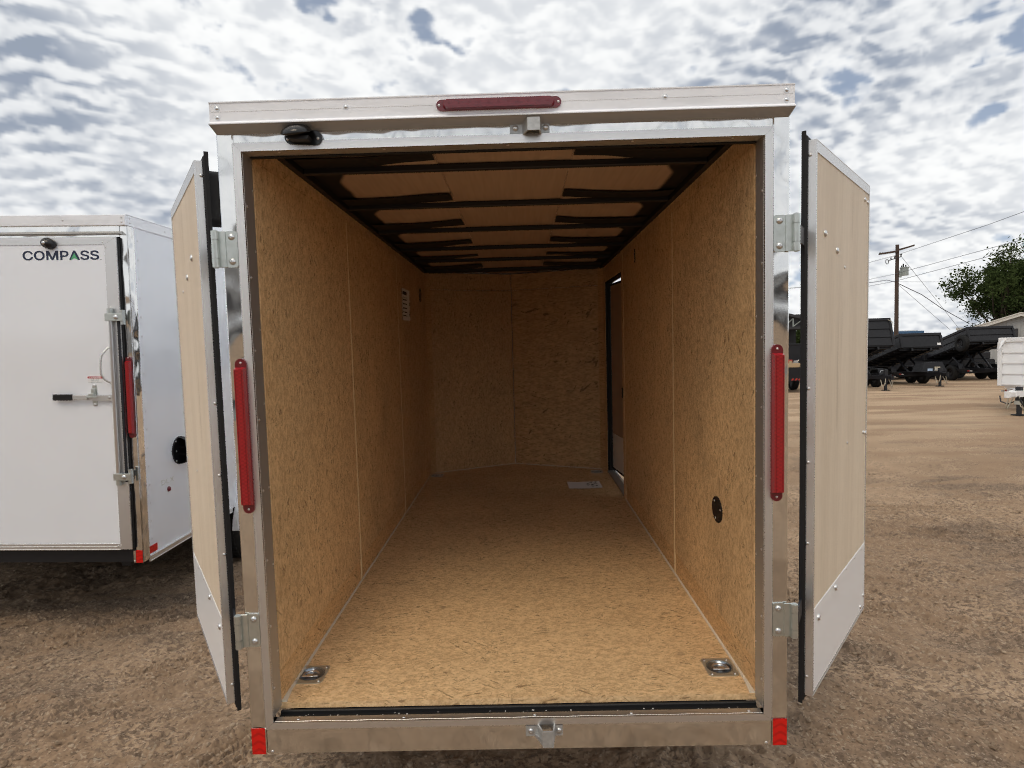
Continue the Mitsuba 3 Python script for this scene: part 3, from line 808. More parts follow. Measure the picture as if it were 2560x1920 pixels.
for s, ys in ((-1, (1.1925, 2.472)), (1, (1.1885, 2.6985))):
    for y in ys:
        c('seam_strip', bx(s * 0.8300, s * 0.8390, y - 0.0055, y + 0.0055, 0.560, 2.434, 0.0012), 'seam_bead')
# the vee of the nose
for s in (-1, 1):
    A, Bv = np.array((s * 0.790, 3.858)), np.array((VX + s * 0.003, VY))
    d_ = (Bv - A) / np.linalg.norm(Bv - A)
    n_ = np.array((-d_[1], d_[0])) * (1 if s < 0 else -1)
    q = Polygon([A, Bv, Bv + n_ * 0.010, A + n_ * 0.010])
    c('nose_board', prism(q, (0, 0, 0.5565), X_, Y_, 1.745), 'strand_wall')
    c('nose_board', prism(Polygon([A + n_ * .002, Bv + n_ * .002, Bv + n_ * 0.011, A + n_ * 0.011]), (0, 0, 2.305), X_, Y_, 0.155), 'strand_wall')
    q = Polygon([(s * 0.836, 3.80), (s * 0.788, 3.858), (s * 0.796, 3.872), (s * 0.846, 3.812)])
    c('corner_board', prism(q, (0, 0, 0.5565), X_, Y_, 1.904), 'strand_strip')

# --- ceiling: three boards, black bows, black flaps of tape, black wall plates
for x0, x1, m_ in ((-0.2645, 0.2645, 'luan_panel'), (-0.842, -0.2655, 'luan_sprayed'), (0.2655, 0.842, 'luan_sprayed')):
    e_ = 0.003 if x0 == -0.2645 else 0.0
    c('ceiling_board', hull([(x, y, ztop(y) + e_ + t) for x in (x0, x1) for y in (0.087, 4.22 if e_ else 3.86) for t in (0, 0.003)]), m_)
for s in (-1, 1):
    c('wall_plate', hull([(s * x, y, ztop(y) + t) for x in (0.806, 0.8385) for y in (0.088, 3.86) for t in (-0.0255, -0.0005)]), 'frame_black')
for n, y in enumerate(BOWS):
    c('roof_bow', bx(-0.8055, 0.8055, y - 0.015, y + 0.015, ztop(y) - 0.025, ztop(y) - 0.0004, 0.003), 'black_steel', smooth=20)
c('roof_bow', bx(-0.80, 0.80, BOWS[5] + 0.075, BOWS[5] + 0.115, ztop(3.7) - 0.026, ztop(3.7) - 0.0012, 0.003), 'black_steel')
FLAPS = [(0.321, 0.418), (0.932, 1.082), (1.538, 1.708), (2.181, 2.364), (2.849, 2.964), (3.375, 3.634)]
fr_ = np.random.default_rng(3)
for n, y in enumerate(BOWS[:6]):
    for s in (-1, 1):
        e = fr_.uniform(-0.012, 0.012, 4)
        f0, f1 = FLAPS[n]
        yb = y - 0.015
        k_ = (f1 - f0)
        prof = [(0.268, f0 + e[0], f1), (0.40, f0 + 0.25 * k_ + e[1], f1 + 0.25 * k_), (0.54, f0 + 0.42 * k_ + e[2], yb), (0.68, f0 + 0.46 * k_ + e[3], yb + 0.01), (0.80, f0 + 0.40 * k_, yb + 0.01)]
        xs = np.linspace(0.268, 0.80, 15)
        lo = np.interp(xs, [p_[0] for p_ in prof], [p_[1] for p_ in prof])
        hi = np.interp(xs, [p_[0] for p_ in prof], [p_[2] for p_ in prof])
        sag = ztop(y) - 0.0075 - 0.002 * np.sin(xs * 9 + n + s)
        vv = []
        for x, a_, b_, z_ in zip(xs, lo, hi, sag):
            vv += [(s * x, a_, z_), (s * x, b_, z_ + 0.002), (s * x, a_, z_ + 0.002), (s * x, b_, z_ + 0.004)]
        ff = []
        for k_ in range(14):
            a_, b_ = 4 * k_, 4 * k_ + 4
            ff += [[a_, a_ + 1, b_ + 1], [a_, b_ + 1, b_], [a_ + 2, b_ + 3, a_ + 3], [a_ + 2, b_ + 2, b_ + 3], [a_, b_, b_ + 2], [a_, b_ + 2, a_ + 2], [a_ + 1, a_ + 3, b_ + 3], [a_ + 1, b_ + 3, b_ + 1]]
        ff += [[0, 2, 3], [0, 3, 1], [56, 57, 59], [56, 59, 58]]
        c('tape_flap', trimesh.Trimesh(vv, ff, process=False), 'black_rubber', smooth=30)

# --- fittings on the walls
def wall_disc(s, y, z, ry, rz, d, mat, name, **kw):
    poly = Polygon([(y + ry * math.cos(t), z + rz * math.sin(t)) for t in np.linspace(0, 2 * math.pi, 33)[:-1]])
    return c(name, prism(poly, (s * 0.832 - (0 if s < 0 else 0), 0, 0), Y_, Z_, d if s < 0 else -d), mat, **kw)


k = wall_disc(1, 0.473, 1.100, 0.062, 0.053, 0.004, 'black_plastic', 'wall_vent', label='black oval vent cover low on the right wall')
for a in (2.3, 0.25, -1.9):
    c('screw', dome((0.8280, 0.473 - 0.045 * math.cos(a), 1.100 + 0.040 * math.sin(a)), (-1, 0, 0), 0.0050), 'bright_steel', k)
wall_disc(-1, 3.515, 2.230, 0.060, 0.060, 0.004, 'black_plastic', 'wall_vent', label='black round vent cover high on the left wall by the nose')
wall_disc(-1, 3.10, 2.27, 0.004, 0.004, 0.001, 'bright_steel', 'wall_rivet')
k = c('switch_plate', bx(0.8250, 0.8318, 2.205, 2.335, 2.310, 2.395, 0.002), 'strand_strip', label='small switch plate high on the right wall')
c('plate_gap', bx(0.8262, 0.8322, 2.198, 2.204, 2.308, 2.397), 'frame_black', k)
k = c('notice', bx(-0.8318, -0.8308, 2.640, 2.965, 1.985, 2.225), 'paper', label='white printed notice stapled on the left wall')
bars = [bx(-0.8307, -0.8302, 2.640, 2.652, 1.985, 2.225)] + [bx(-0.8307, -0.8302, 2.67, 2.84, z, z + h) for z, h in ((2.178, 0.026), (2.158, 0.004), (2.135, 0.010), (2.105, 0.009), (2.072, 0.009), (2.042, 0.009), (2.015, 0.009))]
bars += [bx(-0.8307, -0.8302, 2.94, 2.965, z, z + h) for z, h in ((2.10, 0.028), (2.018, 0.052))]
c('print', bars, 'print_black', k)

# --- side door at the front of the right wall, ajar
c('door_sill', bx(0.833, 0.895, 2.802, 3.718, 0.5570, 0.571, 0.002), 'dull_aluminium')
c('side_door_seal', [bx(0.852, 0.884, 3.706, 3.717, 0.572, 2.314, 0.003), bx(0.852, 0.884, 2.803, 3.7055, 2.302, 2.3145, 0.003), bx(0.852, 0.884, 2.803, 2.814, 0.572, 2.3015, 0.003)], 'black_rubber')
MD = MT @ rot((0, 0, 1), 6.0, (0.902, 3.716, 0))
sd = put('side_door', bx(0.889, 0.915, 2.815, 3.706, 0.590, 2.299, 0.003), 'white_skin', CT, MD, label='side door near the nose standing slightly ajar')
put('plywood_panel', bx(0.880, 0.8888, 2.835, 3.690, 0.930, 2.276), 'door_luan', sd, MD)
put('kick_plate', bx(0.880, 0.8886, 2.835, 3.690, 0.610, 0.928), 'kick_sheet', sd, MD)
put('weather_seal', [bx(0.876, 0.8886, 2.816, 2.834, 0.592, 2.294, 0.003), bx(0.876, 0.8886, 2.8345, 3.704, 0.592, 0.609, 0.003), bx(0.876, 0.8886, 2.8345, 3.704, 2.277, 2.294, 0.003)], 'black_rubber', sd, MD)
c('door_latch', bx(0.826, 0.8332, 2.772, 2.790, 1.34, 1.42, 0.002), 'black_plastic')

# --- outside: skins, roof, nose, running gear
c('side_panel', bx(-0.912, -0.905, 0.101, 3.86, 0.450, 2.500), 'white_skin')
c('side_panel', [bx(0.905, 0.912, 0.101, 2.80, 0.450, 2.500), bx(0.905, 0.912, 3.72, 3.86, 0.450, 2.500), bx(0.905, 0.912, 2.80, 3.72, 2.31, 2.50), bx(0.905, 0.912, 2.80, 3.72, 0.45, 0.572)], 'white_skin')
c('wall_core', [bx(-0.9045, -0.8425, 0.101, 3.85, 0.520, 2.5435), bx(0.8425, 0.9045, 0.101, 2.800, 0.520, 2.5435), bx(0.8425, 0.9045, 3.720, 3.85, 0.520, 2.5435), bx(0.8425, 0.9045, 2.8005, 3.7195, 2.316, 2.5435)], 'frame_black')
for s in (-1, 1):
    q = Polygon([(s * 0.912, 3.861), (VX * 0, 4.310), (VX * 0, 4.302), (s * 0.905, 3.853)])
    c('nose_panel', prism(q, (0, 0, 0.450), X_, Y_, 2.093), 'white_skin')
    c('roof_rail', bx(s * 0.900, s * 0.917, 0.101, 3.86, 2.501, 2.572, 0.003), 'cap_aluminium')
    c('bottom_rail', bx(s * 0.9125, s * 0.918, 0.101, 3.86, 0.430, 0.475, 0.002), 'mill_aluminium')
c('roof_skin', prism(Polygon([(-0.912, 0.055), (0.912, 0.055), (0.912, 3.86), (0, 4.31), (-0.912, 3.86)]), (0, 0, 2.544), X_, Y_, 0.026), 'white_skin')
c('chassis', [bx(s * 0.78 - 0.025, s * 0.78 + 0.025, 0.072, 3.9, 0.420, 0.530) for s in (-1, 1)] + [bx(-0.75, 0.75, y - 0.02, y + 0.02, 0.45, 0.533) for y in (0.09, 0.5, 0.9, 1.3, 1.7, 2.1, 2.5, 2.9, 3.3, 3.7)] +
  [hull([(s * 0.72, 3.5, 0.40), (s * 0.78, 3.5, 0.40), (s * 0.72, 3.5, 0.50), (s * 0.78, 3.5, 0.50), (s * 0.02, 5.35, 0.40), (s * 0.07, 5.35, 0.40), (s * 0.02, 5.35, 0.50), (s * 0.07, 5.35, 0.50)]) for s in (-1, 1)], 'frame_black')
c('axle', cyl((-0.86, 2.25, 0.28), (0.86, 2.25, 0.28), 0.035), 'frame_black')
c('jack', [cyl((0, 5.05, -0.125), (0, 5.05, 0.95), 0.03), bx(-0.08, 0.08, 4.97, 5.13, -0.14, -0.12), bx(-0.09, 0.09, 5.25, 5.50, 0.42, 0.50, 0.02)], 'black_steel')
for s in (-1, 1):
    Mw = MT @ shift(s * 1.03, 2.25, 0.28) @ (I4 if s > 0 else rot((0, 0, 1), 180))
    wheel(CT, Mw, 0.345, 0.20)
    arc = [(2.25 + 0.43 * math.cos(t), 0.30 + 0.43 * math.sin(t)) for t in np.linspace(0.05, math.pi - 0.05, 18)]
    inn = [(2.25 + 0.41 * math.cos(t), 0.30 + 0.41 * math.sin(t)) for t in np.linspace(0.05, math.pi - 0.05, 18)]
    c('fender', prism(Polygon(arc + inn[::-1]), (s * 0.92 if s > 0 else s * 1.15, 0, 0), Y_, Z_, 0.23), 'mill_aluminium')

# --- the folded sheet left on the floor
ps = thing('paper_sheet', 'folded white printed sheet lying on the trailer floor near the nose', 'paper')
xs = np.linspace(0, 1, 9)
vv, ff = [], []
for j, vq in enumerate((0.0, 1.0)):
    for i_, uq in enumerate(xs):
        lift = 0.003 + 0.016 * abs(uq - 0.48) ** 1.0 * (1.0 if uq > 0.48 else 0.35) + 0.010 * max(0, 0.12 - abs(uq - 0.5))
        vv.append((0.425 + 0.275 * uq + 0.0 * vq, 3.09 + 0.235 * vq - 0.02 * uq, 0.5565 + lift))
for i_ in range(8):
    ff += [[i_, i_ + 1, 10 + i_], [i_, 10 + i_, 9 + i_]]
sheet = trimesh.Trimesh(vv, ff, process=False)
under = sheet.copy()
under.vertices = under.vertices - [0, 0, 0.0012]
under.invert()
put('sheet', cat(sheet, under), 'paper', ps, MT, smooth=False)
put('print', [bx(0.58 + 0.035 * a, 0.605 + 0.035 * a, 3.13 + 0.045 * b, 3.145 + 0.045 * b, 0.5635 + 0.0012 * a, 0.5645 + 0.0012 * a + 0.0008) for a in range(3) for b in range(4) if (a + b) % 3], 'print_black', ps, MT)

# ---------------------------------------------------------------- the closed trailer on the left
CL = thing('cargo_trailer', 'closed white enclosed trailer on the left, navy lettering across its rear door', 'trailer')
ML = MT @ rot((0, 1, 0), 1.1, (-2.425, 0, 0.44))


def l(name, mesh, mat, parent=None, **kw):
    return put(name, mesh, mat, parent or CL, ML, **kw)


XR, XL, YR = -2.425, -5.00, 1.86
def lrear(poly, y, d):
    return rear(poly, y, d)


# body
FC, FR_ = (3.55, 0.215), 0.43                       # wheel arch centre (y, z) and radius
arch = [(FC[0] + FR_ * math.cos(t), FC[1] + FR_ * math.sin(t)) for t in np.linspace(math.pi, 0, 22)]
arch2 = [(FC[0] + 0.86 + FR_ * math.cos(t), FC[1] + FR_ * math.sin(t)) for t in np.linspace(math.pi, 0, 22)]
side_poly = sbox(YR + 0.062, 0.455, 6.6, 2.588).difference(Polygon(arch)).difference(Polygon(arch2))
l('side_panel', prism(side_poly, (XR - 0.006, 0, 0), Y_, Z_, 0.004), 'white_skin')
l('side_panel', prism(side_poly, (XL + 0.002, 0, 0), Y_, Z_, 0.004), 'white_skin')
l('body_core', bx(XL + 0.007, XR - 0.007, YR + 0.064, 6.59, 0.50, 2.587), 'frame_black')
l('front_panel', bx(XL, XR, 6.6, 6.606, 0.45, 2.60), 'white_skin')
l('roof_skin', bx(XL, XR, YR + 0.01, 6.61, 2.589, 2.640), 'white_skin')
l('roof_rail', bx(XR - 0.004, XR + 0.007, YR + 0.004, 6.6, 2.586, 2.650, 0.002), 'cap_aluminium')
l('roof_rail', bx(XR - 0.005, XR + 0.009, YR - 0.012, 6.6, 2.6505, 2.656, 0.001), 'cap_aluminium')
l('roof_rail', bx(XL - 0.007, XL + 0.004, YR + 0.004, 6.6, 2.586, 2.650, 0.002), 'cap_aluminium')
l('cap_rail', bx(XL, XR + 0.006, YR - 0.022, YR + 0.06, 2.586, 2.650, 0.002), 'cap_aluminium')
for x in (-3.95, -3.45, -2.805):
    l('rail_screw', dome((x, YR - 0.0222, 2.618), (0, -1, 0), 0.0075), 'bright_steel')
for x in (XR - 0.014,):
    for z in (2.606, 2.633):
        l('rail_screw', dome((x, YR - 0.0222, z), (0, -1, 0), 0.0068), 'bright_steel')
for yy, z in ((1.885, 2.634), (1.885, 2.606), (2.27, 2.618), (2.9, 2.618)):
    l('rail_screw', dome((XR + 0.0072, yy, z), (1, 0, 0), 0.0068), 'bright_steel')
l('header_sheet', bx(XL, XR - 0.046, YR, YR + 0.05, 2.516, 2.5855, 0.001), 'polished_sheet')
l('header_gasket', hull([(x, y, z) for x in (XL, -2.452) for y, z in ((YR - 0.001, 2.552), (YR - 0.034, 2.538), (YR - 0.034, 2.534), (YR - 0.001, 2.530))]), 'dull_aluminium')
for xa, xb in ((XR - 0.045, XR), (XL, XL + 0.045)):
    l('corner_post', bx(xa, xb, YR + 0.001, YR + 0.060, 0.440, 2.585, 0.003), 'polished_sheet')
l('corner_post', bx(XR + 0.0005, XR + 0.005, YR + 0.006, YR + 0.066, 0.452, 2.585, 0.001), 'polished_sheet')
l('rear_beam', bx(XL + 0.046, XR - 0.0465, YR + 0.012, YR + 0.06, 0.442, 0.53), 'frame_black')
l('reflector_tape', bx(XR - 0.046, XR - 0.003, YR - 0.001, YR + 0.0005, 0.440, 0.524), 'red_reflector')
l('post_foot', bx(XR - 0.064, XR - 0.0462, YR, YR + 0.05, 0.440, 0.520, 0.002), 'polished_sheet')
l('frame_screw', dome((XR - 0.056, YR - 0.0002, 0.451), (0, -1, 0), 0.0055), 'bright_steel')
l('reflector_tape', bx(XR + 0.0001, XR + 0.0022, 1.930, 2.018, 0.474, 0.522), 'red_reflector')
l('bottom_rail', [bx(XR - 0.004, XR + 0.006, YR + 0.067, 3.10, 0.432, 0.4545, 0.001), bx(XR - 0.004, XR + 0.010, YR + 0.067, 3.10, 0.4549, 0.463, 0.001), bx(XR - 0.004, XR + 0.010, YR + 0.067, 3.10, 0.425, 0.4316, 0.001),
                  bx(XR - 0.004, XR + 0.008, 4.85, 6.6, 0.425, 0.463, 0.001)], 'mill_aluminium', kind='stuff')
l('side_rivets', [dome((XR - 0.002, 1.968, z), (1, 0, 0), 0.0072) for z in np.arange(0.565, 2.56, 0.1215)], 'bright_steel', kind='stuff')

# rear ramp door
RD = l('ramp_door', bx(XL + 0.062, XR - 0.124, YR - 0.028, YR - 0.002, 0.577, 2.466, 0.001), 'white_skin', label='white rear door with a long lock bar and navy lettering')
i2, o2 = XR - 0.1235, XR - 0.050
l('door_trim', lrear(Polygon([(o2, 2.513), (XL + 0.05, 2.513), (XL + 0.10, 2.4665), (i2, 2.4665)]), YR - 0.002, 0.030), 'mill_aluminium', RD)
l('door_trim', lrear(Polygon([(o2, 2.5124), (i2, 2.4659), (i2, 0.540), (o2, 0.540)]), YR - 0.002, 0.029), 'mill_aluminium', RD)
l('door_seal', bx(o2 + 0.0005, XR - 0.0455, YR - 0.018, YR + 0.010, 0.540, 2.512), 'black_rubber', RD)
l('door_rail', [bx(XL + 0.06, i2 - 0.001, YR - 0.031, YR - 0.003, 0.5350, 0.5405, 0.001), bx(XL + 0.06, i2 - 0.001, YR - 0.027, YR - 0.003, 0.5405, 0.5545), bx(XL + 0.06, i2 - 0.001, YR - 0.031, YR - 0.003, 0.5545, 0.5585, 0.001),
                bx(XL + 0.06, i2 - 0.001, YR - 0.027, YR - 0.003, 0.5585, 0.5715), bx(XL + 0.06, i2 - 0.001, YR - 0.031, YR - 0.003, 0.5715, 0.5765, 0.001)], 'mill_aluminium', RD)
for x, z in ((i2 - 0.014, 0.562), (i2 + 0.004, 0.566), (-2.985, 0.556), (i2 - 0.010, 2.480), (i2 + 0.008, 2.450), (i2 + 0.02, 2.085), (i2 + 0.012, 1.06)):
    l('screw', dome((x, YR - 0.0312, z), (0, -1, 0), 0.0055), 'bright_steel', RD)
yf = YR - 0.0282
l('lettering', lettering('COMPASS', 0.478, 0.058, (-3.064, yf, 2.374), X_, Z_, 0.0012, True), 'print_navy', RD, label='navy capital letters across the top of the door')
l('lettering_accent', lrear(Polygon([(-2.7640, 2.3745), (-2.7405, 2.4150), (-2.7170, 2.3745), (-2.7405, 2.3860)]), yf - 0.0013, 0.0010), 'print_green', RD, label='green wedge inside the letter A')
l('mark', lettering('TM', 0.010, 0.003, (-2.582, yf, 2.374), X_, Z_), 'print_navy', RD)
st = l('warning_sticker', bx(-2.700, -2.607, yf - 0.0008, yf - 0.0001, 1.611, 1.651), 'print_white', RD, label='small red and white DANGER sticker above the lock bar')
l('header_band', bx(-2.6995, -2.6075, yf - 0.0016, yf - 0.0009, 1.6370, 1.6505), 'print_red', RD)
l('header_text', lettering('DANGER', 0.060, 0.0085, (-2.676, yf - 0.0017, 1.6395), X_, Z_, 0.0006, True), 'print_white', RD)
l('hazard_mark', lrear(Polygon([(-2.691, 1.639), (-2.681, 1.639), (-2.686, 1.648)]), yf - 0.0017, 0.0006), 'print_white', RD)
l('small_print', [bx(-2.682, -2.665, yf - 0.0016, yf - 0.0009, 1.632, 1.6350), bx(-2.650, -2.629, yf - 0.0016, yf - 0.0009, 1.632, 1.6350), bx(-2.682, -2.659, yf - 0.0016, yf - 0.0009, 1.6205, 1.6245), bx(-2.652, -2.629, yf - 0.0016, yf - 0.0009, 1.6205, 1.6245),
                  bx(-2.697, -2.610, yf - 0.0016, yf - 0.0009, 1.6125, 1.6145)], 'transformer_grey', RD, kind='stuff')
# black lamp
lam = trimesh.creation.icosphere(subdivisions=3)
lam.apply_scale([0.044, 0.040, 0.034])
lam.vertices[:, 2] -= 0.006 * (lam.vertices[:, 0] > 0)
lam.apply_translation((-2.888, YR - 0.040, 2.477))
lp = l('loading_light', lam, 'black_plastic', smooth=True, label='small round black lamp at the top of the left trailer door')
l('lens', dome((-2.893, YR - 0.078, 2.474), (0, -1, 0), 0.011, 0.005), 'bright_steel', lp)
# lock bar
kb = l('lock_bracket', [lrear(rrect(-2.674, -2.645, 1.463, 1.601, 0.0135), yf, 0.004), bx(-2.672, -2.650, yf - 0.022, yf - 0.004, 1.545, 1.575, 0.003), bx(-2.682, -2.648, yf - 0.034, yf - 0.004, 1.527, 1.545, 0.003), bx(-2.692, -2.628, yf - 0.038, yf - 0.030, 1.518, 1.526, 0.002)], 'zinc_plate', smooth=25)
for z in (1.592, 1.473):
    l('bolt', hexbolt((-2.6595, yf - 0.0042, z), (0, -1, 0), 0.0105), 'bright_steel', kb)
hb = l('lock_handle', [bx(-2.785, -2.690, yf - 0.030, yf - 0.022, 1.505, 1.534, 0.002), hull([(x, y, z) for x, z in ((-2.695, 1.503), (-2.695, 1.530), (-2.640, 1.497), (-2.640, 1.531), (-2.530, 1.497), (-2.530, 1.533)) for y in (yf - 0.021, yf - 0.014)])], 'dull_aluminium')
l('grip', bx(-2.908, -2.786, yf - 0.033, yf - 0.019, 1.502, 1.540, 0.003), 'black_rubber', hb)
l('bolt', dome((-2.556, yf - 0.0215, 1.518), (0, -1, 0), 0.0095), 'bright_steel', hb)
l('lock_rod', cyl((-2.524, yf - 0.020, 1.0), (-2.524, yf - 0.020, 2.050), 0.0135, 16), 'bright_steel')
l('lock_rod', cyl((-2.483, yf - 0.006, 0.98), (-2.483, yf - 0.006, 2.040), 0.0085, 12), 'black_steel')
for z, zz in ((2.018, 0.024), (1.016, 0.022)):
    kk = l('lock_keeper', [bx(-2.548, -2.436, yf - 0.040, yf - 0.034, z - zz, z + zz, 0.002), bx(-2.548, -2.541, yf - 0.034, yf, z - zz, z + zz), cyl((-2.524, yf - 0.02, z - 0.055 if z < 1.5 else z - 0.02), (-2.524, yf - 0.02, z + 0.055 if z > 1.5 else z + 0.02), 0.0175, 14),
                           cyl((-2.452, yf - 0.012, z - 0.045), (-2.452, yf - 0.012, z + 0.045), 0.0150, 14)], 'zinc_plate')
    l('bolt', dome((-2.478, yf - 0.0402, z), (0, -1, 0), 0.0150), 'bright_steel', kk)
l('grab_handle', tube([(-2.532, yf, 1.845), (-2.545, yf - 0.035, 1.825), (-2.572, yf - 0.052, 1.782), (-2.578, yf - 0.055, 1.72), (-2.577, yf - 0.055, 1.665), (-2.562, yf - 0.045, 1.632), (-2.534, yf - 0.012, 1.603), (-2.530, yf, 1.597)], 0.0062, 8), 'mill_aluminium', smooth=60)
for z in (1.866, 1.850, 1.588, 1.570):
    l('handle_screw', dome((-2.530, yf - 0.001, z), (0, -1, 0), 0.007), 'bright_steel')
# tail light
k = l('tail_light', lrear(rrect(XR - 0.043, XR - 0.006, 1.256, 1.772, 0.018), YR, 0.012), 'red_housing', label='tall red tail light strip on the corner post of the left trailer')
l('lens', hull([(x, YR - 0.0122, z) for x in (XR - 0.042, XR - 0.007) for z in (1.284, 1.745)] + [(x, YR - 0.030, z) for x in (XR - 0.036, XR - 0.013) for z in (1.290, 1.738)]), 'red_lens', k)
l('screw', dome((XR - 0.0245, YR - 0.0122, 1.764), (0, -1, 0), 0.004), 'bright_steel', k)
# vent scoop and side light on the flank
vs = l('vent_scoop', [prism(Polygon([(2.345 + 0.100 * math.cos(t), 1.090 + 0.100 * math.sin(t)) for t in np.linspace(0, 2 * math.pi, 29)[:-1]]), (XR - 0.002, 0, 0), Y_, Z_, 0.010)], 'black_plastic', label='black round vent scoop low on the flank of the left trailer')
sc = trimesh.creation.icosphere(subdivisions=3)
sc = sc.slice_plane((0, -0.30, 0), (0, 1, 0), cap=False)
sc = sc.slice_plane((0, 0, 0), (1, 0, 0), cap=False)
sc.apply_scale([0.085, 0.098, 0.098])
sc.apply_translation((XR + 0.008, 2.345, 1.090))
l('hood', sc, 'black_rubber', vs, smooth=True)
l('fin', [bx(XR + 0.008, XR + 0.055, 2.318, 2.324, z - 0.002, z + 0.002) for z in (1.065, 1.115)], 'black_plastic', vs)
for z in (1.160, 1.090, 1.022):
    l('screw', dome((XR + 0.0085, 2.285, z), (1, 0, 0), 0.006), 'bright_steel', vs)
l('side_light', dome((XR - 0.002, 2.185, 0.846), (1, 0, 0), 0.019, 0.016), 'red_housing')
l('flank_lettering', lettering('DLX', 0.150, 0.034, (XR - 0.0019, 2.105, 0.888), Y_, Z_, 0.0006), 'print_faint', label='faint letters on the flank of the left trailer')
# running gear
l('chassis', [bx(XL + 0.12, XL + 0.18, YR + 0.06, 6.5, 0.40, 0.499), bx(XR - 0.18, XR - 0.12, YR + 0.06, 6.5, 0.40, 0.499)] + [bx(XL + 0.2, XR - 0.2, y, y + 0.05, 0.42, 0.499) for y in np.arange(2.0, 6.5, 0.6)], 'frame_black')
for yw in (FC[0], FC[0] + 0.86):
    l('axle', cyl((XL + 0.1, yw, 0.23), (XR - 0.1, yw, 0.23), 0.04), 'frame_black')
    wheel(CL, ML @ shift(XR - 0.135, yw, 0.235), 0.345, 0.21)
    wheel(CL, ML @ shift(XL + 0.135, yw, 0.235) @ rot((0, 0, 1), 180), 0.345, 0.21)
outer = Polygon(arch).buffer(0.034).union(Polygon(arch2).buffer(0.034)).union(sbox(FC[0] - 0.1, 0.50, FC[0] + 0.96, FC[1] + FR_ + 0.034))
inner = Polygon(arch).buffer(0.002).union(Polygon(arch2).buffer(0.002))
fpoly = outer.difference(inner).difference(sbox(0, -1, 9, 0.265))
fender = prism(fpoly, (XR - 0.001, 0, 0), Y_, Z_, 0.085)
l('fender', fender, 'white_paint', smooth=40)
l('wheel_well', [bx(XR - 0.32, XR - 0.31, FC[0] - 0.5, FC[0] + 1.4, 0.3, 0.7)], 'frame_black')
l('hanger_bracket', [bx(-2.80, -2.715, YR + 0.02, YR + 0.10, 0.500, 0.522, 0.004), bx(-2.86, -2.80, YR + 0.03, YR + 0.05, 0.499, 0.506), bx(-2.715, -2.645, YR + 0.03, YR + 0.05, 0.502, 0.509)], 'transformer_grey')
l('jack', [cyl((XL / 2 + XR / 2, 7.7, -0.215), (XL / 2 + XR / 2, 7.7, 0.95), 0.03), bx(XL / 2 + XR / 2 - .08, XL / 2 + XR / 2 + .08, 7.62, 7.78, -0.225, -0.205)], 'black_steel')
l('tongue', [hull([(XL / 2 + XR / 2 + s * 1.0, 6.2, z) for z in (0.40, 0.49)] + [(XL / 2 + XR / 2 + s * 0.93, 6.2, z) for z in (0.40, 0.49)] + [(XL / 2 + XR / 2 + s * 0.02, 8.0, z) for z in (0.40, 0.49)] + [(XL / 2 + XR / 2 + s * 0.08, 8.0, z) for z in (0.40, 0.49)]) for s in (-1, 1)], 'frame_black')


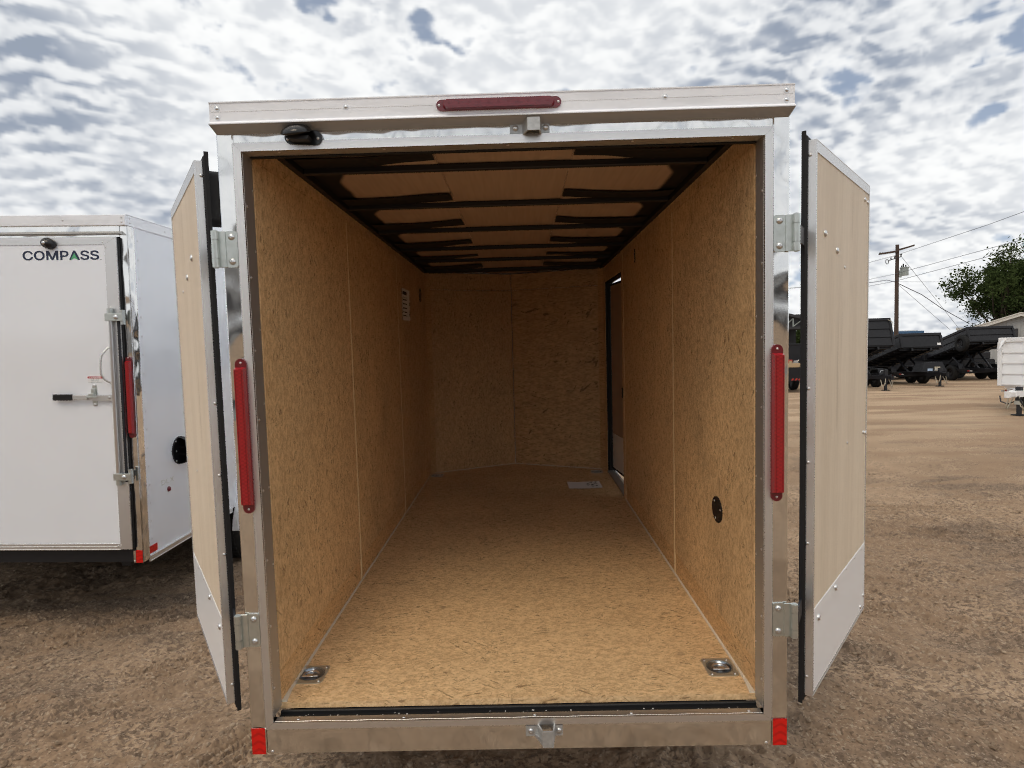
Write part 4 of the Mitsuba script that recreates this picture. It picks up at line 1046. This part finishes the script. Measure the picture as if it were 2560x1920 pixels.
# ---------------------------------------------------------------- dump trailers across the yard
def dump_trailer(label, group, place, paint, bed_len, bed_w, side_h, floor_z, tilt, jack_z, ribs=3, extras=()):
    """Local frame: +x to the coupler, +y to its left, z up; the bed's front wall stands at x = 0."""
    key = thing('dump_trailer', label, 'trailer', group)

    def p(name, mesh, mat, parent=None, M=I4, **kw):
        return put(name, mesh, mat, parent or key, place @ M, **kw)
    w = bed_w / 2
    fz = 0.62                                          # top of the chassis
    # chassis rails, tongue, coupler, jack
    rails = [bx(-bed_len - 0.1, 0.1, s * 0.48 - 0.04, s * 0.48 + 0.04, fz - 0.17, fz, 0.008) for s in (-1, 1)]
    rails += [bx(x, x + 0.06, -0.44, 0.44, fz - 0.15, fz - 0.03) for x in np.linspace(-bed_len, 0.0, 6)]
    rails += [bx(-3.1, -0.25, s * (w - 0.04) - 0.03, s * (w - 0.04) + 0.03, fz - 0.16, fz - 0.02, 0.006) for s in (-1, 1)]
    p('chassis', rails, paint, smooth=20)
    ton = [hull([(x, s * a + e, z) for x, a in ((0.05, 0.50), (1.30, 0.05)) for e in (-0.04, 0.04) for z in (fz - 0.16, fz - 0.01)]) for s in (-1, 1)]
    p('tongue', ton, paint)
    p('coupler', [bx(1.26, 1.52, -0.07, 0.07, fz - 0.16, fz - 0.02, 0.02), cyl((1.50, 0, fz - 0.17), (1.50, 0, fz - 0.02), 0.07)], paint)
    jk = p('jack', [bx(1.00, 1.12, -0.06, 0.06, fz - 0.30, jack_z, 0.01), bx(1.02, 1.10, -0.04, 0.04, 0.02, fz - 0.28), bx(0.95, 1.17, -0.12, 0.12, 0.0, 0.025)], 'black_steel')
    p('handle', tube([(1.06, -0.06, jack_z - 0.06), (1.06, -0.20, jack_z - 0.05), (1.06, -0.22, jack_z - 0.12)], 0.012, 6), 'bright_steel', jk)
    p('chain', [tube([(1.25, s * 0.10, fz - 0.12), (1.28, s * 0.16, 0.24), (1.18, s * 0.20, 0.14), (1.0, s * 0.16, fz - 0.18)], 0.014, 6) for s in (-1, 1)], 'sticker_tan')
    # wheels and fenders
    for xw in (-1.45, -2.33):
        p('axle', cyl((xw, -w + 0.05, 0.36), (xw, w - 0.05, 0.36), 0.045), 'frame_black')
        for s in (-1, 1):
            wheel(key, place @ shift(xw, s * (w - 0.02), 0.38) @ rot((0, 0, 1), 90 * s), 0.385, 0.23, 'white_paint' if paint == 'white_paint' else 'frame_black')
    for s in (-1, 1):
        f = Polygon([(-2.95, 0.55), (-2.80, 0.84), (-0.98, 0.84), (-0.83, 0.55), (-0.86, 0.55), (-1.00, 0.815), (-2.78, 0.815), (-2.92, 0.55)])
        m = prism(f, (0, (s * (w + 0.02) if s > 0 else s * (w + 0.02) + 0.23), 0), X_, Z_, 0.23)
        if s > 0:
            m.apply_translation((0, 0.0, 0))
        p('fender', m, paint)
    # the bed, turned up about its rear hinge
    Mb = shift(0, 0, 0) @ rot((0, 1, 0), -tilt, (-bed_len, 0, fz)) @ shift(0, 0, floor_z - fz)
    t = 0.05
    bed = [bx(-bed_len, 0, -w, w, fz, fz + 0.07), bx(-bed_len, 0, w - t, w, fz + 0.07, fz + side_h), bx(-bed_len, 0, -w, -w + t, fz + 0.07, fz + side_h), bx(-t, 0, -w + t, w - t, fz + 0.07, fz + side_h),
           bx(-bed_len, -bed_len + t, -w + t, w - t, fz + 0.07, fz + side_h - 0.05)]
    bk = p('bed', bed, paint, None, Mb)
    tr = [bx(-bed_len, 0.045, s * (w + 0.035) - 0.055, s * (w + 0.035) + 0.0, fz + side_h - 0.10, fz + side_h + 0.02, 0.01) if s > 0 else bx(-bed_len, 0.045, -w - 0.035, -w + 0.02, fz + side_h - 0.10, fz + side_h + 0.02, 0.01) for s in (-1, 1)]
    tr += [bx(0.001, 0.05, -w - 0.03, w + 0.03, fz + side_h - 0.10, fz + side_h + 0.02, 0.01)]
    p('top_rail', tr, paint, bk, Mb)
    step = (side_h - 0.14) / ribs
    for n in range(ribs):                               # pressed panels: each leans out and steps back
        z0, z1 = fz + 0.02 + n * step, fz + 0.02 + (n + 1) * step
        pf = [(0.0005, z0 + 0.012), (0.042, z0 + 0.02), (0.042, z0 + 0.055), (0.008, z1), (0.0005, z1)]
        p('panel', prism(Polygon(pf), (0, w - 0.06, 0), X_, Z_, bed_w - 0.12), paint, bk, Mb)
        for s in (-1, 1):
            q = Polygon([(s * (w + a_ - 0.0005), z_) for a_, z_ in pf])
            p('panel', prism(q, (-bed_len + 0.06, 0, 0), Y_, Z_, bed_len - 0.12), paint, bk, Mb)
    p('corner_post', [bx(x0, x0 + 0.055, s * (w - 0.055), s * (w + 0.05), fz + 0.005, fz + side_h - 0.1005, 0.01) for s in (-1, 1) for x0 in (0.0008, )] + [bx(-0.06, 0.0, s * (w + 0.0008), s * (w + 0.05), fz + 0.005, fz + side_h - 0.1005, 0.01) for s in (-1, 1)], paint, bk, Mb, kind='stuff')
    p('bed_rail', [bx(-bed_len, -0.02, s * 0.42 - 0.04, s * 0.42 + 0.04, fz - 0.12, fz - 0.001) for s in (-1, 1)] + [bx(x, x + 0.05, -w + 0.02, w - 0.02, fz - 0.07, fz - 0.002) for x in np.linspace(-bed_len + 0.1, -0.2, 9)], paint, bk, Mb)
    if tilt > 3:
        for s in (-1, 1):
            zt = floor_z + math.sin(math.radians(tilt)) * (bed_len - 1.6)
            p('lift_arm', cyl((-2.3, s * 0.22, fz - 0.05), (-1.5, s * 0.22, zt - 0.08), 0.05, 10), 'black_steel')
            p('lift_arm', cyl((-0.6, s * 0.30, fz - 0.05), (-1.5, s * 0.30, zt - 0.08), 0.045, 10), 'black_steel')
    for s in (1, -1):
        for x in (-0.35, -3.0, -3.9):
            if x < -bed_len + 0.4:
                continue
            p('reflector', bx(x, x + 0.16, s * (w - 0.008), s * (w - 0.004), fz - 0.14, fz - 0.09), 'reflector_red')
            p('reflector', bx(x + 0.165, x + 0.33, s * (w - 0.008), s * (w - 0.004), fz - 0.14, fz - 0.09), 'reflector_white')
    return key, p, Mb, bk, fz, w


def facing(x, y, heading_deg, z=0.0):
    return shift(x, y, z) @ rot((0, 0, 1), heading_deg)


GB = 'black dump trailers parked across the yard'
k1, p1, Mb1, b1, fz, w1 = dump_trailer('black dump trailer with the tallest raised bed, nearest the utility pole on its left', GB, facing(14.80, 24.25, -90), 'dump_black', 4.2, 2.1, 1.22, 0.74, 14.5, 0.86, 3)
p1('sticker', [bx(-1.1 - 0.6 * n, -0.9 - 0.6 * n - 0.1 * (n % 2), w1 + 0.002, w1 + 0.004, fz - 0.03, fz + 0.0) for n in range(4)], 'sticker_tan', b1, Mb1, kind='stuff')
p1('cord', tube([(0.04, 0.95, 1.78), (0.10, 1.10, 1.66), (0.08, 1.12, 1.50)], 0.012, 6), 'sticker_tan', b1, Mb1)
k2, p2, Mb2, b2, fz, w2 = dump_trailer('black dump trailer with a single wide front panel and pale stickers on its tongue box', GB, facing(18.15, 26.0, -90), 'dump_black', 3.9, 1.80, 0.66, 0.74, 14.0, 0.80, 1)
box2 = hull([(0.10, s * 0.62, fz) for s in (-1, 1)] + [(0.70, s * 0.56, fz) for s in (-1, 1)] + [(0.14, s * 0.44, fz + 0.42) for s in (-1, 1)] + [(0.62, s * 0.40, fz + 0.42) for s in (-1, 1)])
tb = p2('tool_box', box2, 'dump_black')
p2('sticker', bx(0.70, 0.708, -0.30, -0.08, fz + 0.04, fz + 0.15), 'sticker_blue', tb)
p2('sticker', bx(0.685, 0.695, 0.02, 0.26, fz + 0.05, fz + 0.22), 'sticker_tan', tb)
p2('marker_light', cyl((0.30, 0.60, fz - 0.08), (0.33, 0.62, fz - 0.08), 0.04, 10), 'amber_lens')
p2('sticker', bx(0.043, 0.046, 0.68, 0.86, fz + 0.10, fz + 0.20), 'print_white', b2, Mb2)
k3, p3, Mb3, b3, fz, w3 = dump_trailer('black dump trailer on the right with a spare tyre mounted beside its raised bed', GB, facing(22.75, 27.9, -90), 'dump_black', 4.3, 2.15, 0.74, 0.78, 15.0, 0.82, 2)
wheel(k3, facing(22.75, 27.9, -90) @ Mb3 @ shift(-0.30, -w3 - 0.16, fz + 0.04) @ rot((0, 0, 1), -90), 0.40, 0.22, 'frame_black', name='spare_wheel')
p3('mount_plate', bx(-0.9, -0.05, -w3 - 0.05, -w3 - 0.03, fz - 0.1, fz + 0.45), 'dump_black', b3, Mb3)
p3('sticker', [bx(-0.75 + 0.10 * n, -0.69 + 0.10 * n, -w3 - 0.054, -w3 - 0.051, fz + 0.30, fz + 0.40) for n in range(4)], 'print_white', b3, Mb3, kind='stuff')
p3('side_arm', [tube([(-0.8, -0.9, 0.6), (-1.6, -0.9, 1.15)], 0.045, 8), tube([(-2.2, -0.9, 0.6), (-1.5, -0.9, 1.15)], 0.045, 8)], 'dump_black')

# low flatbed added behind them; its dark bulk fills in the shade under the beds
bt = thing('equipment_trailer', 'long low black flatbed added broadside behind the raised dump trailers, its bulk filling in the shade under their beds', 'trailer')
Mbt = shift(25.0, 32.5, 0) @ rot((0, 0, 1), 184)
put('deck', bx(-0.2, 11.0, -1.2, 1.2, 0.86, 0.98, 0.01), 'dump_black', bt, Mbt)
put('side_rail', [bx(-0.2, 11.0, s * 1.215, s * 1.26, 0.50, 0.95) for s in (-1, 1)], 'dump_black', bt, Mbt, kind='stuff')
put('headboard', [bx(10.9, 11.0, -1.2, 1.2, 0.985, 2.1), bx(4.0, 10.5, -1.0, 1.0, 0.985, 1.45, 0.02)], 'dump_black', bt, Mbt, kind='stuff')
put('tail_box', bx(-0.1, 3.6, -1.1, 1.1, 0.985, 1.35, 0.03), 'dump_black', bt, Mbt)
for xw in (1.6, 2.5, 3.4):
    for s in (-1, 1):
        wheel(bt, Mbt @ shift(xw, s * 0.95, 0.38) @ rot((0, 0, 1), 90 * s), 0.385, 0.24, 'frame_black')
for x in (0.3, 4.2, 6.5):
    put('reflector', bx(x, x + 0.22, 1.262, 1.266, 0.62, 0.68), 'reflector_red', bt, Mbt)
    put('reflector', bx(x + 0.225, x + 0.45, 1.262, 1.266, 0.62, 0.68), 'reflector_white', bt, Mbt)
put('stand_leg', [bx(9.8, 9.95, s * 0.9 - 0.07, s * 0.9 + 0.07, 0.0, 0.86) for s in (-1, 1)], 'dump_black', bt, Mbt, kind='stuff')

# the white one, nearer, cut by the right edge of the view
MW = shift(12.83, 14.62, 0) @ rot((0, 0, 1), 180 + 22) @ shift(0, 1.05, 0)
kw, pw, Mbw, bw, fz, ww = dump_trailer('white dump trailer with its bed down, cut by the right edge of the picture', 'white dump trailer', MW, 'white_paint', 4.2, 2.1, 1.26, 0.64, 0.0, 0.70, 4)
labels[kw].pop('group')
pw('tarp_arm', hull([(0.05, w, 1.84) for w in (-1.0, -0.9)] + [(0.25, -0.95, 1.60), (0.05, -0.95, 1.76), (0.05, -0.9, 1.92)]), 'white_paint')
pw('tarp_arm', tube([(0.05, 0.95, 1.93), (0.20, 0.98, 1.86), (0.34, 1.0, 1.70), (0.34, 1.0, 1.62)], 0.030, 8), 'white_paint')
pw('hose', tube([(0.02, 0.92, 1.80), (0.14, 0.99, 1.80), (0.16, 1.00, 1.70), (0.04, 0.98, 1.66)], 0.022, 8), 'black_rubber')
pw('tarp_roll', tube([(0.34, 1.01, 1.71), (0.34, 1.01, 1.60)], 0.035, 8), 'container_blue')
pw('jack_sleeve', bx(0.985, 1.135, -0.075, 0.075, 0.26, 0.36, 0.01), 'zinc_plate')
pw('step_bracket', tube([(0.05, 1.02, 0.98), (0.30, 1.16, 0.98), (0.24, 1.12, 0.78), (0.02, 1.02, 0.76)], 0.028, 8), 'white_paint')
pw('cable', [tube([(1.30, 0.10, 0.48), (1.26, 0.22, 0.24), (1.12, 0.16, 0.20), (1.02, 0.06, 0.40)], 0.016, 8), tube([(1.02, -0.06, 0.36), (0.8, -0.4, 0.24), (0.4, -0.8, 0.26), (0.1, -1.0, 0.38)], 0.016, 8)], 'black_rubber')
Ux = np.array((0.0, -1.0, 0.0))
pw('lettering', lettering('PJ', 0.22, 0.11, (0.047, 0.92, 0.70), Ux, Z_, 0.002, True), 'print_black', label='black letters on the lower front panel of the white bed')
pw('lettering_bar', [hull([(0.047, 0.99 - a, 0.70 + z) for a, z in ((0, 0), (0.035, 0), (0.055, 0.11), (0.02, 0.11))] + [(0.049, 0.99 - a, 0.70 + z) for a, z in ((0, 0), (0.035, 0), (0.055, 0.11), (0.02, 0.11))])], 'reflector_red')
tl = np.array((0.05 - 1.30, 0.50 - 0.05, 0.0)); tl = tl / np.linalg.norm(tl)
# lettering on the left tongue beam, which runs from the coupler back to the frame corner
On = np.array((1.05, 0.175, fz - 0.145)) + np.array((0.028, 0.050, 0))
pw('beam_lettering', lettering('PJ TRAILERS', 0.62, 0.085, On, tl, Z_, 0.002, True), 'print_black', label='black letters along the white tongue beam')
pw('reflector', bx(0.046, 0.049, -0.10, 0.10, 1.26, 1.31), 'reflector_red')
pw('reflector', bx(0.046, 0.049, 0.105, 0.36, 1.26, 1.31), 'transformer_grey')

# ---------------------------------------------------------------- things seen through the gap on the right
fb = thing('equipment_trailer', 'long black flatbed trailer with a wooden deck, seen in the gap beside the right door', 'trailer')
def e(name, mesh, mat, parent=None, **kw):
    return put(name, mesh, mat, parent or fb, shift(11.2, 23.4, 0), **kw)
e('deck', [bx(-1.05, 1.05, 0.0 + 0.21 * n, 0.20 + 0.21 * n, 1.02, 1.07, 0.004) for n in range(24)], 'deck_wood')
e('deck_edge', bx(-1.06, 1.06, -0.06, -0.005, 1.03, 1.20, 0.006), 'deck_wood')
e('chassis', [bx(-1.1, 1.1, -0.08, -0.02, 0.48, 1.02), bx(-1.05, -0.9, -0.02, 5.0, 0.80, 1.015), bx(0.9, 1.05, -0.02, 5.0, 0.80, 1.015)] + [bx(-0.9, 0.9, y, y + .08, 0.85, 1.015) for y in np.arange(0.4, 5, 0.6)], 'dump_black')
e('bumper_mark', [hull([(x, -0.083, 0.50), (x + 0.09, -0.083, 0.50), (x + 0.13, -0.083, 0.58), (x + 0.05, -0.083, 0.58), (x, -0.080, 0.50), (x + 0.13, -0.080, 0.58)]) for x in (-0.15, 0.0, 0.14)], 'reflector_red', kind='stuff')
e('cargo_bed', [bx(-1.0, 1.0, 0.55, 0.60, 1.10, 1.93), bx(-1.0, 1.0, 0.53, 0.62, 1.93, 2.0, 0.01), bx(-1.0, -0.95, 0.6, 4.5, 1.1, 1.93), bx(0.95, 1.0, 0.6, 4.5, 1.1, 1.93), bx(-1.0, 1.0, 0.6, 4.5, 1.075, 1.10)], 'dump_black')
for x, yw in ((-0.8, 1.9), (0.8, 1.9), (-0.8, 2.8), (0.8, 2.8)):
    wheel(fb, shift(11.2 + x, 23.4 + yw, 0.38) @ rot((0, 0, 1), 0 if x > 0 else 180), 0.385, 0.24, 'frame_black')
e('stand_leg', [cyl((s * 0.95, 0.1, 0.0), (s * 0.95, 0.1, 0.8), 0.05) for s in (-1, 1)], 'dump_black')
tb_ = thing('tool_case', 'small red and tan tool case lying on the flatbed deck', 'tool case')
put('body', bx(10.97, 11.16, 23.42, 23.60, 1.20, 1.34, 0.01), 'reflector_red', tb_)
put('front', bx(11.02, 11.14, 23.40, 23.415, 1.20, 1.30, 0.004), 'deck_wood', tb_)
wn = thing('winch', 'small bright winch beside the tool case on the flatbed deck', 'winch')
put('drum', [cyl((11.22, 23.45, 1.27), (11.38, 23.45, 1.27), 0.03), bx(11.18, 11.40, 23.42, 23.52, 1.20, 1.235)], 'cast_zinc', wn)
put('crank', tube([(11.38, 23.45, 1.27), (11.42, 23.45, 1.30), (11.42, 23.42, 1.34)], 0.014, 6), 'bright_steel', wn)

# ---------------------------------------------------------------- open shed, far off in the same gap
sh = thing('open_shed', 'dark open sided shed with a lattice truss, far off beside the right door', 'shed')
def h(name, mesh, mat, parent=None, **kw):
    return put(name, mesh, mat, parent or sh, shift(26.0, 60.0, 0), **kw)
h('roof', hull([(-9.0, -1, 7.40), (-9.0, 9, 7.40), (5.2, -1, 3.95), (5.2, 9, 3.95), (-9.0, -1, 7.52), (-9.0, 9, 7.52), (5.2, -1, 4.08), (5.2, 9, 4.08)]), 'roof_dark')
h('roof_edge', hull([(-9.0, -1.05, 7.30), (5.2, -1.05, 3.85), (-9.0, -1.0, 7.30), (5.2, -1.0, 3.85), (-9.0, -1.05, 7.56), (5.2, -1.05, 4.12), (-9.0, -1.0, 7.56), (5.2, -1.0, 4.12)]), 'shed_steel')
h('beam', bx(-9, 5.0, -0.9, -0.7, 3.75, 4.0), 'shed_steel')
h('back_wall', bx(-9, 5, 8.0, 8.1, 0, 4.6), 'shed_steel')
for n in range(16):
    x = -8.5 + 0.85 * n
    top = 7.40 - (x + 9) * 0.243 - 0.2
    if top > 4.15:
        h('truss_post', bx(x - 0.05, x + 0.05, -0.85, -0.75, 4.0, top), 'transformer_grey')
        h('truss_brace', cyl((x, -0.8, 4.0), (x + 0.85, -0.8, top - 0.2), 0.045, 6), 'transformer_grey')
h('soffit', bx(-9, 5.0, -0.6, -0.5, 3.70, 5.2), 'shed_steel')
for x in (-8.8, -3.0, 2.02, 4.8):
    h('column', bx(x - 0.09, x + 0.09, -0.9, -0.7, 0, 3.75), 'shed_steel')

# ---------------------------------------------------------------- pole, wires
PX, PY = 28.39, 45.0
up_ = thing('utility_pole', 'brown wooden utility pole with a slanting crossarm and a grey transformer', 'utility pole')
put('pole', cyl((PX - 0.08, PY, -0.1), (PX + 0.02, PY, 9.36), 0.165, 14, 0.115), 'pole_wood', up_)
put('crossarm', [hull([(26.97, PY - 0.20, 8.62), (26.97, PY - 0.10, 8.62), (26.97, PY - 0.20, 8.74), (26.97, PY - 0.10, 8.74), (28.30, PY - 0.24, 8.78), (28.30, PY - 0.12, 8.78), (28.30, PY - 0.24, 8.92), (28.30, PY - 0.12, 8.92)])], 'pole_wood', up_)
put('crossarm', [hull([(28.30, PY - 0.24, 8.85), (28.30, PY - 0.12, 8.85), (28.30, PY - 0.24, 8.99), (28.30, PY - 0.12, 8.99), (29.58, PY - 0.20, 9.20), (29.58, PY - 0.12, 9.20), (29.58, PY - 0.20, 9.32), (29.58, PY - 0.12, 9.32)])], 'pole_wood', up_)
put('bracket_arm', tube([(27.62, PY - 0.15, 8.17), (28.0, PY - 0.17, 8.28), (28.4, PY - 0.18, 8.38), (28.62, PY - 0.18, 8.48)], 0.035, 6), 'shed_steel', up_)
put('loop_bracket', tube([(27.66, PY - 0.15, 8.30), (27.48, PY - 0.15, 8.24), (27.46, PY - 0.15, 8.04), (27.56, PY - 0.15, 7.92), (27.68, PY - 0.15, 8.0), (27.66, PY - 0.15, 8.18)], 0.028, 6), 'shed_steel', up_)
for x, z in ((27.85, 8.24), (28.12, 8.33), (28.60, 8.48)):
    put('insulator', [cyl((x, PY - 0.16, z), (x, PY - 0.16, z + 0.17), 0.035, 8), cyl((x, PY - 0.16, z + 0.10), (x, PY - 0.16, z + 0.16), 0.06, 8)], 'shed_steel', up_)
for x in (27.05, 27.25, 27.42):
    put('insulator', cyl((x, PY - 0.15, 8.66), (x, PY - 0.15, 8.80), 0.05, 8), 'shed_steel', up_)
tk = put('transformer', [cyl((28.88, PY - 0.1, 7.06), (28.88, PY - 0.1, 7.62), 0.27, 20), cyl((28.88, PY - 0.1, 7.60), (28.88, PY - 0.1, 7.66), 0.31, 20)], 'transformer_grey', up_)
put('bushing', [cyl((x, PY - 0.1, 7.64), (x, PY - 0.1, z), 0.045, 8) for x, z in ((28.68, 7.80), (28.80, 7.92), (28.98, 7.84))], 'shed_steel', tk)
put('mount', [bx(28.50, 28.66, PY - 0.12, PY - 0.04, 7.10, 7.45), bx(28.48, 28.66, PY - 0.14, PY - 0.02, 6.92, 7.08)], 'transformer_grey', tk)


def wire(label, pts, r=0.016, sag=0.0):
    key = thing('power_line', label, 'wire')
    P = np.array(pts, float)
    s = np.concatenate([[0], np.cumsum(np.linalg.norm(np.diff(P, axis=0), axis=1))])
    u = np.linspace(0, s[-1], 24)
    Q = np.stack([np.interp(u, s, P[:, k_]) for k_ in range(3)], -1)
    Q[:, 2] -= sag * 4 * (u / s[-1]) * (1 - u / s[-1])
    put('strand', tube(Q, r, 5), 'wire_grey', key, smooth=60)


wire('topmost power line, rising from the pole head past the top right of the tree', [(27.55, 51, 8.44), (27.94, 48, 8.49), (28.31, 45, 8.58), (28.52, 36, 8.98), (27.68, 32, 8.95)])
wire('second power line, passing just above the transformer and ending in the tree top', [(27.5, 51, 7.1), (27.94, 48, 7.15), (28.25, 45, 7.20), (30.29, 36, 7.96)])
wire('third power line, passing behind the transformer and into the middle of the tree', [(27.5, 51, 6.6), (27.94, 48, 6.63), (28.25, 45, 6.66), (29.07, 38, 7.12), (29.29, 35, 7.28)])
wire('thin guy wire slanting from the pole head down to the left edge of the tree', [(28.50, 45, 8.75), (35.11, 50, 4.93), (38.4, 52.5, 3.0)], 0.014)
wire('thick service cable sagging from the pole below the transformer to the tree', [(28.44, 45, 6.5), (31.85, 47.5, 5.80), (35.11, 50, 4.81), (39.5, 53.0, 3.6)], 0.030)
wire('lowest wire slanting from the pole to the house roof edge', [(28.44, 45, 6.44), (35.77, 50, 3.05)], 0.014)
wire('drooping cable that runs left from the middle of the pole', [(20.0, 53, 7.0), (26.39, 49, 6.91), (27.94, 48, 6.89), (28.25, 46, 6.87), (28.28, 45, 6.58)], 0.024)
wire('faint level wire running right from the middle of the pole past the tree', [(28.50, 45, 6.6), (36.58, 52, 7.21)], 0.010)

# ---------------------------------------------------------------- grey gable house and blue container
gh = thing('gable_building', 'low grey house with a white fascia along its gable, behind the black dump trailers', 'building')
def gput(name, mesh, mat, parent=None, **kw):
    return put(name, mesh, mat, parent or gh, shift(41.6, 50.0, 0) @ rot((0, 0, 1), -38.6), **kw)
gput('wall', prism(Polygon([(-4.0, -0.1), (4.0, -0.1), (4.0, 2.75), (0, 4.05), (-4.0, 2.75)]), (0, 12.0, 0), X_, Z_, 12.0), 'siding_grey')
gput('batten', [bx(x - 0.02, x + 0.02, -0.03, -0.002, 0, 2.70 + (4.0 - abs(x)) * 0.325) for x in np.arange(-3.9, 4.0, 0.30)], 'siding_grey', kind='stuff')
for s in (-1, 1):
    rf = gput('roof', hull([(s * x, y, z) for x, z in ((0, 4.20), (0, 4.30), (4.5, 2.72), (4.5, 2.82)) for y in (-0.4, 12.3)]), 'roof_dark')
    gput('fascia', hull([(s * x, y, z) for x, z in ((0, 4.02), (0, 4.26), (4.55, 2.52), (4.55, 2.78)) for y in (-0.50, -0.405)]), 'fascia_white', rf)
    gput('fascia_lip', hull([(s * x, y, z) for x, z in ((0, 4.26), (0, 4.34), (4.55, 2.78), (4.55, 2.86)) for y in (-0.56, -0.42)]), 'fascia_white', rf)
gput('door', bx(-3.2, -2.2, -0.05, -0.001, 0, 2.1, 0.01), 'transformer_grey')
gput('meter_box', bx(-0.9, -0.2, -0.25, -0.001, 2.3, 3.0, 0.02), 'shed_steel')
gput('roof_vent', [cyl((-4.2, 1, 2.8), (-4.2, 1, 3.15), 0.18), cyl((-4.2, 1, 3.1), (-4.2, 1, 3.3), 0.26)], 'fascia_white')
cb = thing('shipping_container', 'dark blue box showing above the middle black dump trailer', 'container')
put('shell', bx(37.6, 40.1, 60.0, 66.0, 0.0, 3.28, 0.03), 'container_blue', cb)
put('rib', [bx(x, x + 0.12, 59.95, 60.0, 0.2, 3.1) for x in np.arange(37.7, 40.0, 0.3)], 'container_blue', cb, kind='stuff')
put('cap', bx(38.1, 39.6, 60.2, 61.0, 3.285, 3.34), 'fascia_white', cb)


# ---------------------------------------------------------------- trees
def make_tree(key, seed, base, trunk_h, crown_c, crown_r, clumps, leaves, size, thin=1.0):
    g = np.random.default_rng(seed)
    base = np.array(base, float)
    cc, cr = np.array(crown_c, float), np.array(crown_r, float)
    limbs = [tube([base, base + [0.1, 0, trunk_h * 0.5], base + [0.0, 0.1, trunk_h], cc + [0, 0, cr[2] * 0.3]], [0.36, 0.30, 0.24, 0.06], 9)]
    cen = []
    while len(cen) < clumps:
        v = g.normal(size=3)
        v /= np.linalg.norm(v)
        r = g.random() ** 0.40
        q = cc + v * cr * r * (0.80 + 0.28 * math.sin(5 * v[0] + 3 * v[2] + seed))
        cen.append(q)
    for q in cen[:26]:
        st = base + [0, 0, trunk_h * (0.75 + 0.4 * g.random())]
        mid = (st * 0.5 + q * 0.5) + g.normal(size=3) * 0.25
        limbs.append(tube([st, mid, q], [0.11, 0.06, 0.02], 6))
    for q in cen[26:70]:
        st = base + [0, 0, trunk_h * (0.9 + 0.9 * g.random())]
        limbs.append(tube([st, st * 0.4 + q * 0.6 + g.normal(size=3) * 0.3, q], [0.06, 0.035, 0.012], 5))
    put('trunk', limbs, 'bark', key, smooth=50)
    V, F = [], []
    for q in cen:
        n = int(leaves * (0.6 + 0.8 * g.random()))
        rad = (0.55 + 0.55 * g.random()) * thin
        pos = q + g.normal(size=(n, 3)) * rad * [0.55, 0.55, 0.40]
        u = g.normal(size=(n, 3))
        u /= np.linalg.norm(u, axis=1, keepdims=True)
        w_ = np.cross(u, g.normal(size=(n, 3)))
        w_ /= np.linalg.norm(w_, axis=1, keepdims=True)
        s_ = size * (0.6 + 0.8 * g.random((n, 1)))
        V.append(np.stack([pos - u * s_, pos + w_ * s_ * 0.45, pos + u * s_, pos - w_ * s_ * 0.45], 1).reshape(-1, 3))
    V = np.vstack(V)
    i_ = np.arange(len(V) // 4) * 4
    F = np.vstack([np.stack([i_, i_ + 1, i_ + 2], -1), np.stack([i_, i_ + 2, i_ + 3], -1)])
    put('crown', trimesh.Trimesh(V, F, process=False), 'leaf', key, smooth=False)


t1 = thing('tree', 'big leafy green tree rising behind the grey house at the right edge', 'tree')
make_tree(t1, 5, (47.5, 60, 0), 3.6, (49.0, 60, 7.0), (6.2, 5.0, 4.7), 230, 125, 0.15)
t2 = thing('tree', 'small dark tree seen under the roof of the far shed', 'tree')
make_tree(t2, 9, (32.8, 72, 0), 1.2, (32.6, 72, 3.0), (2.4, 2.0, 2.2), 40, 120, 0.16)


# ---------------------------------------------------------------- added unseen behind the camera, to give the polished frame something to mirror
wb = thing('added_workshop', 'long grey workshop added unseen behind the camera, there to be mirrored in the polished posts', 'building')
put('wall', bx(-26, 30, -46, -34, 0, 3.6), 'siding_grey', wb)
put('roof', hull([(x, y, z) for x in (-26.5, 30.5) for y, z in ((-33.5, 3.605), (-46.5, 3.605), (-40, 5.4))]), 'roof_dark', wb)
for x in (-20, -12, 4, 14, 22):
    put('door', bx(x, x + 3.0, -33.999, -33.95, 0, 2.9), 'shed_steel', wb)
wire('wire added unseen behind the camera, there to be mirrored in the frame', [(-40, -14, 7.6), (40, -17, 8.0)], 0.05, 0.5)
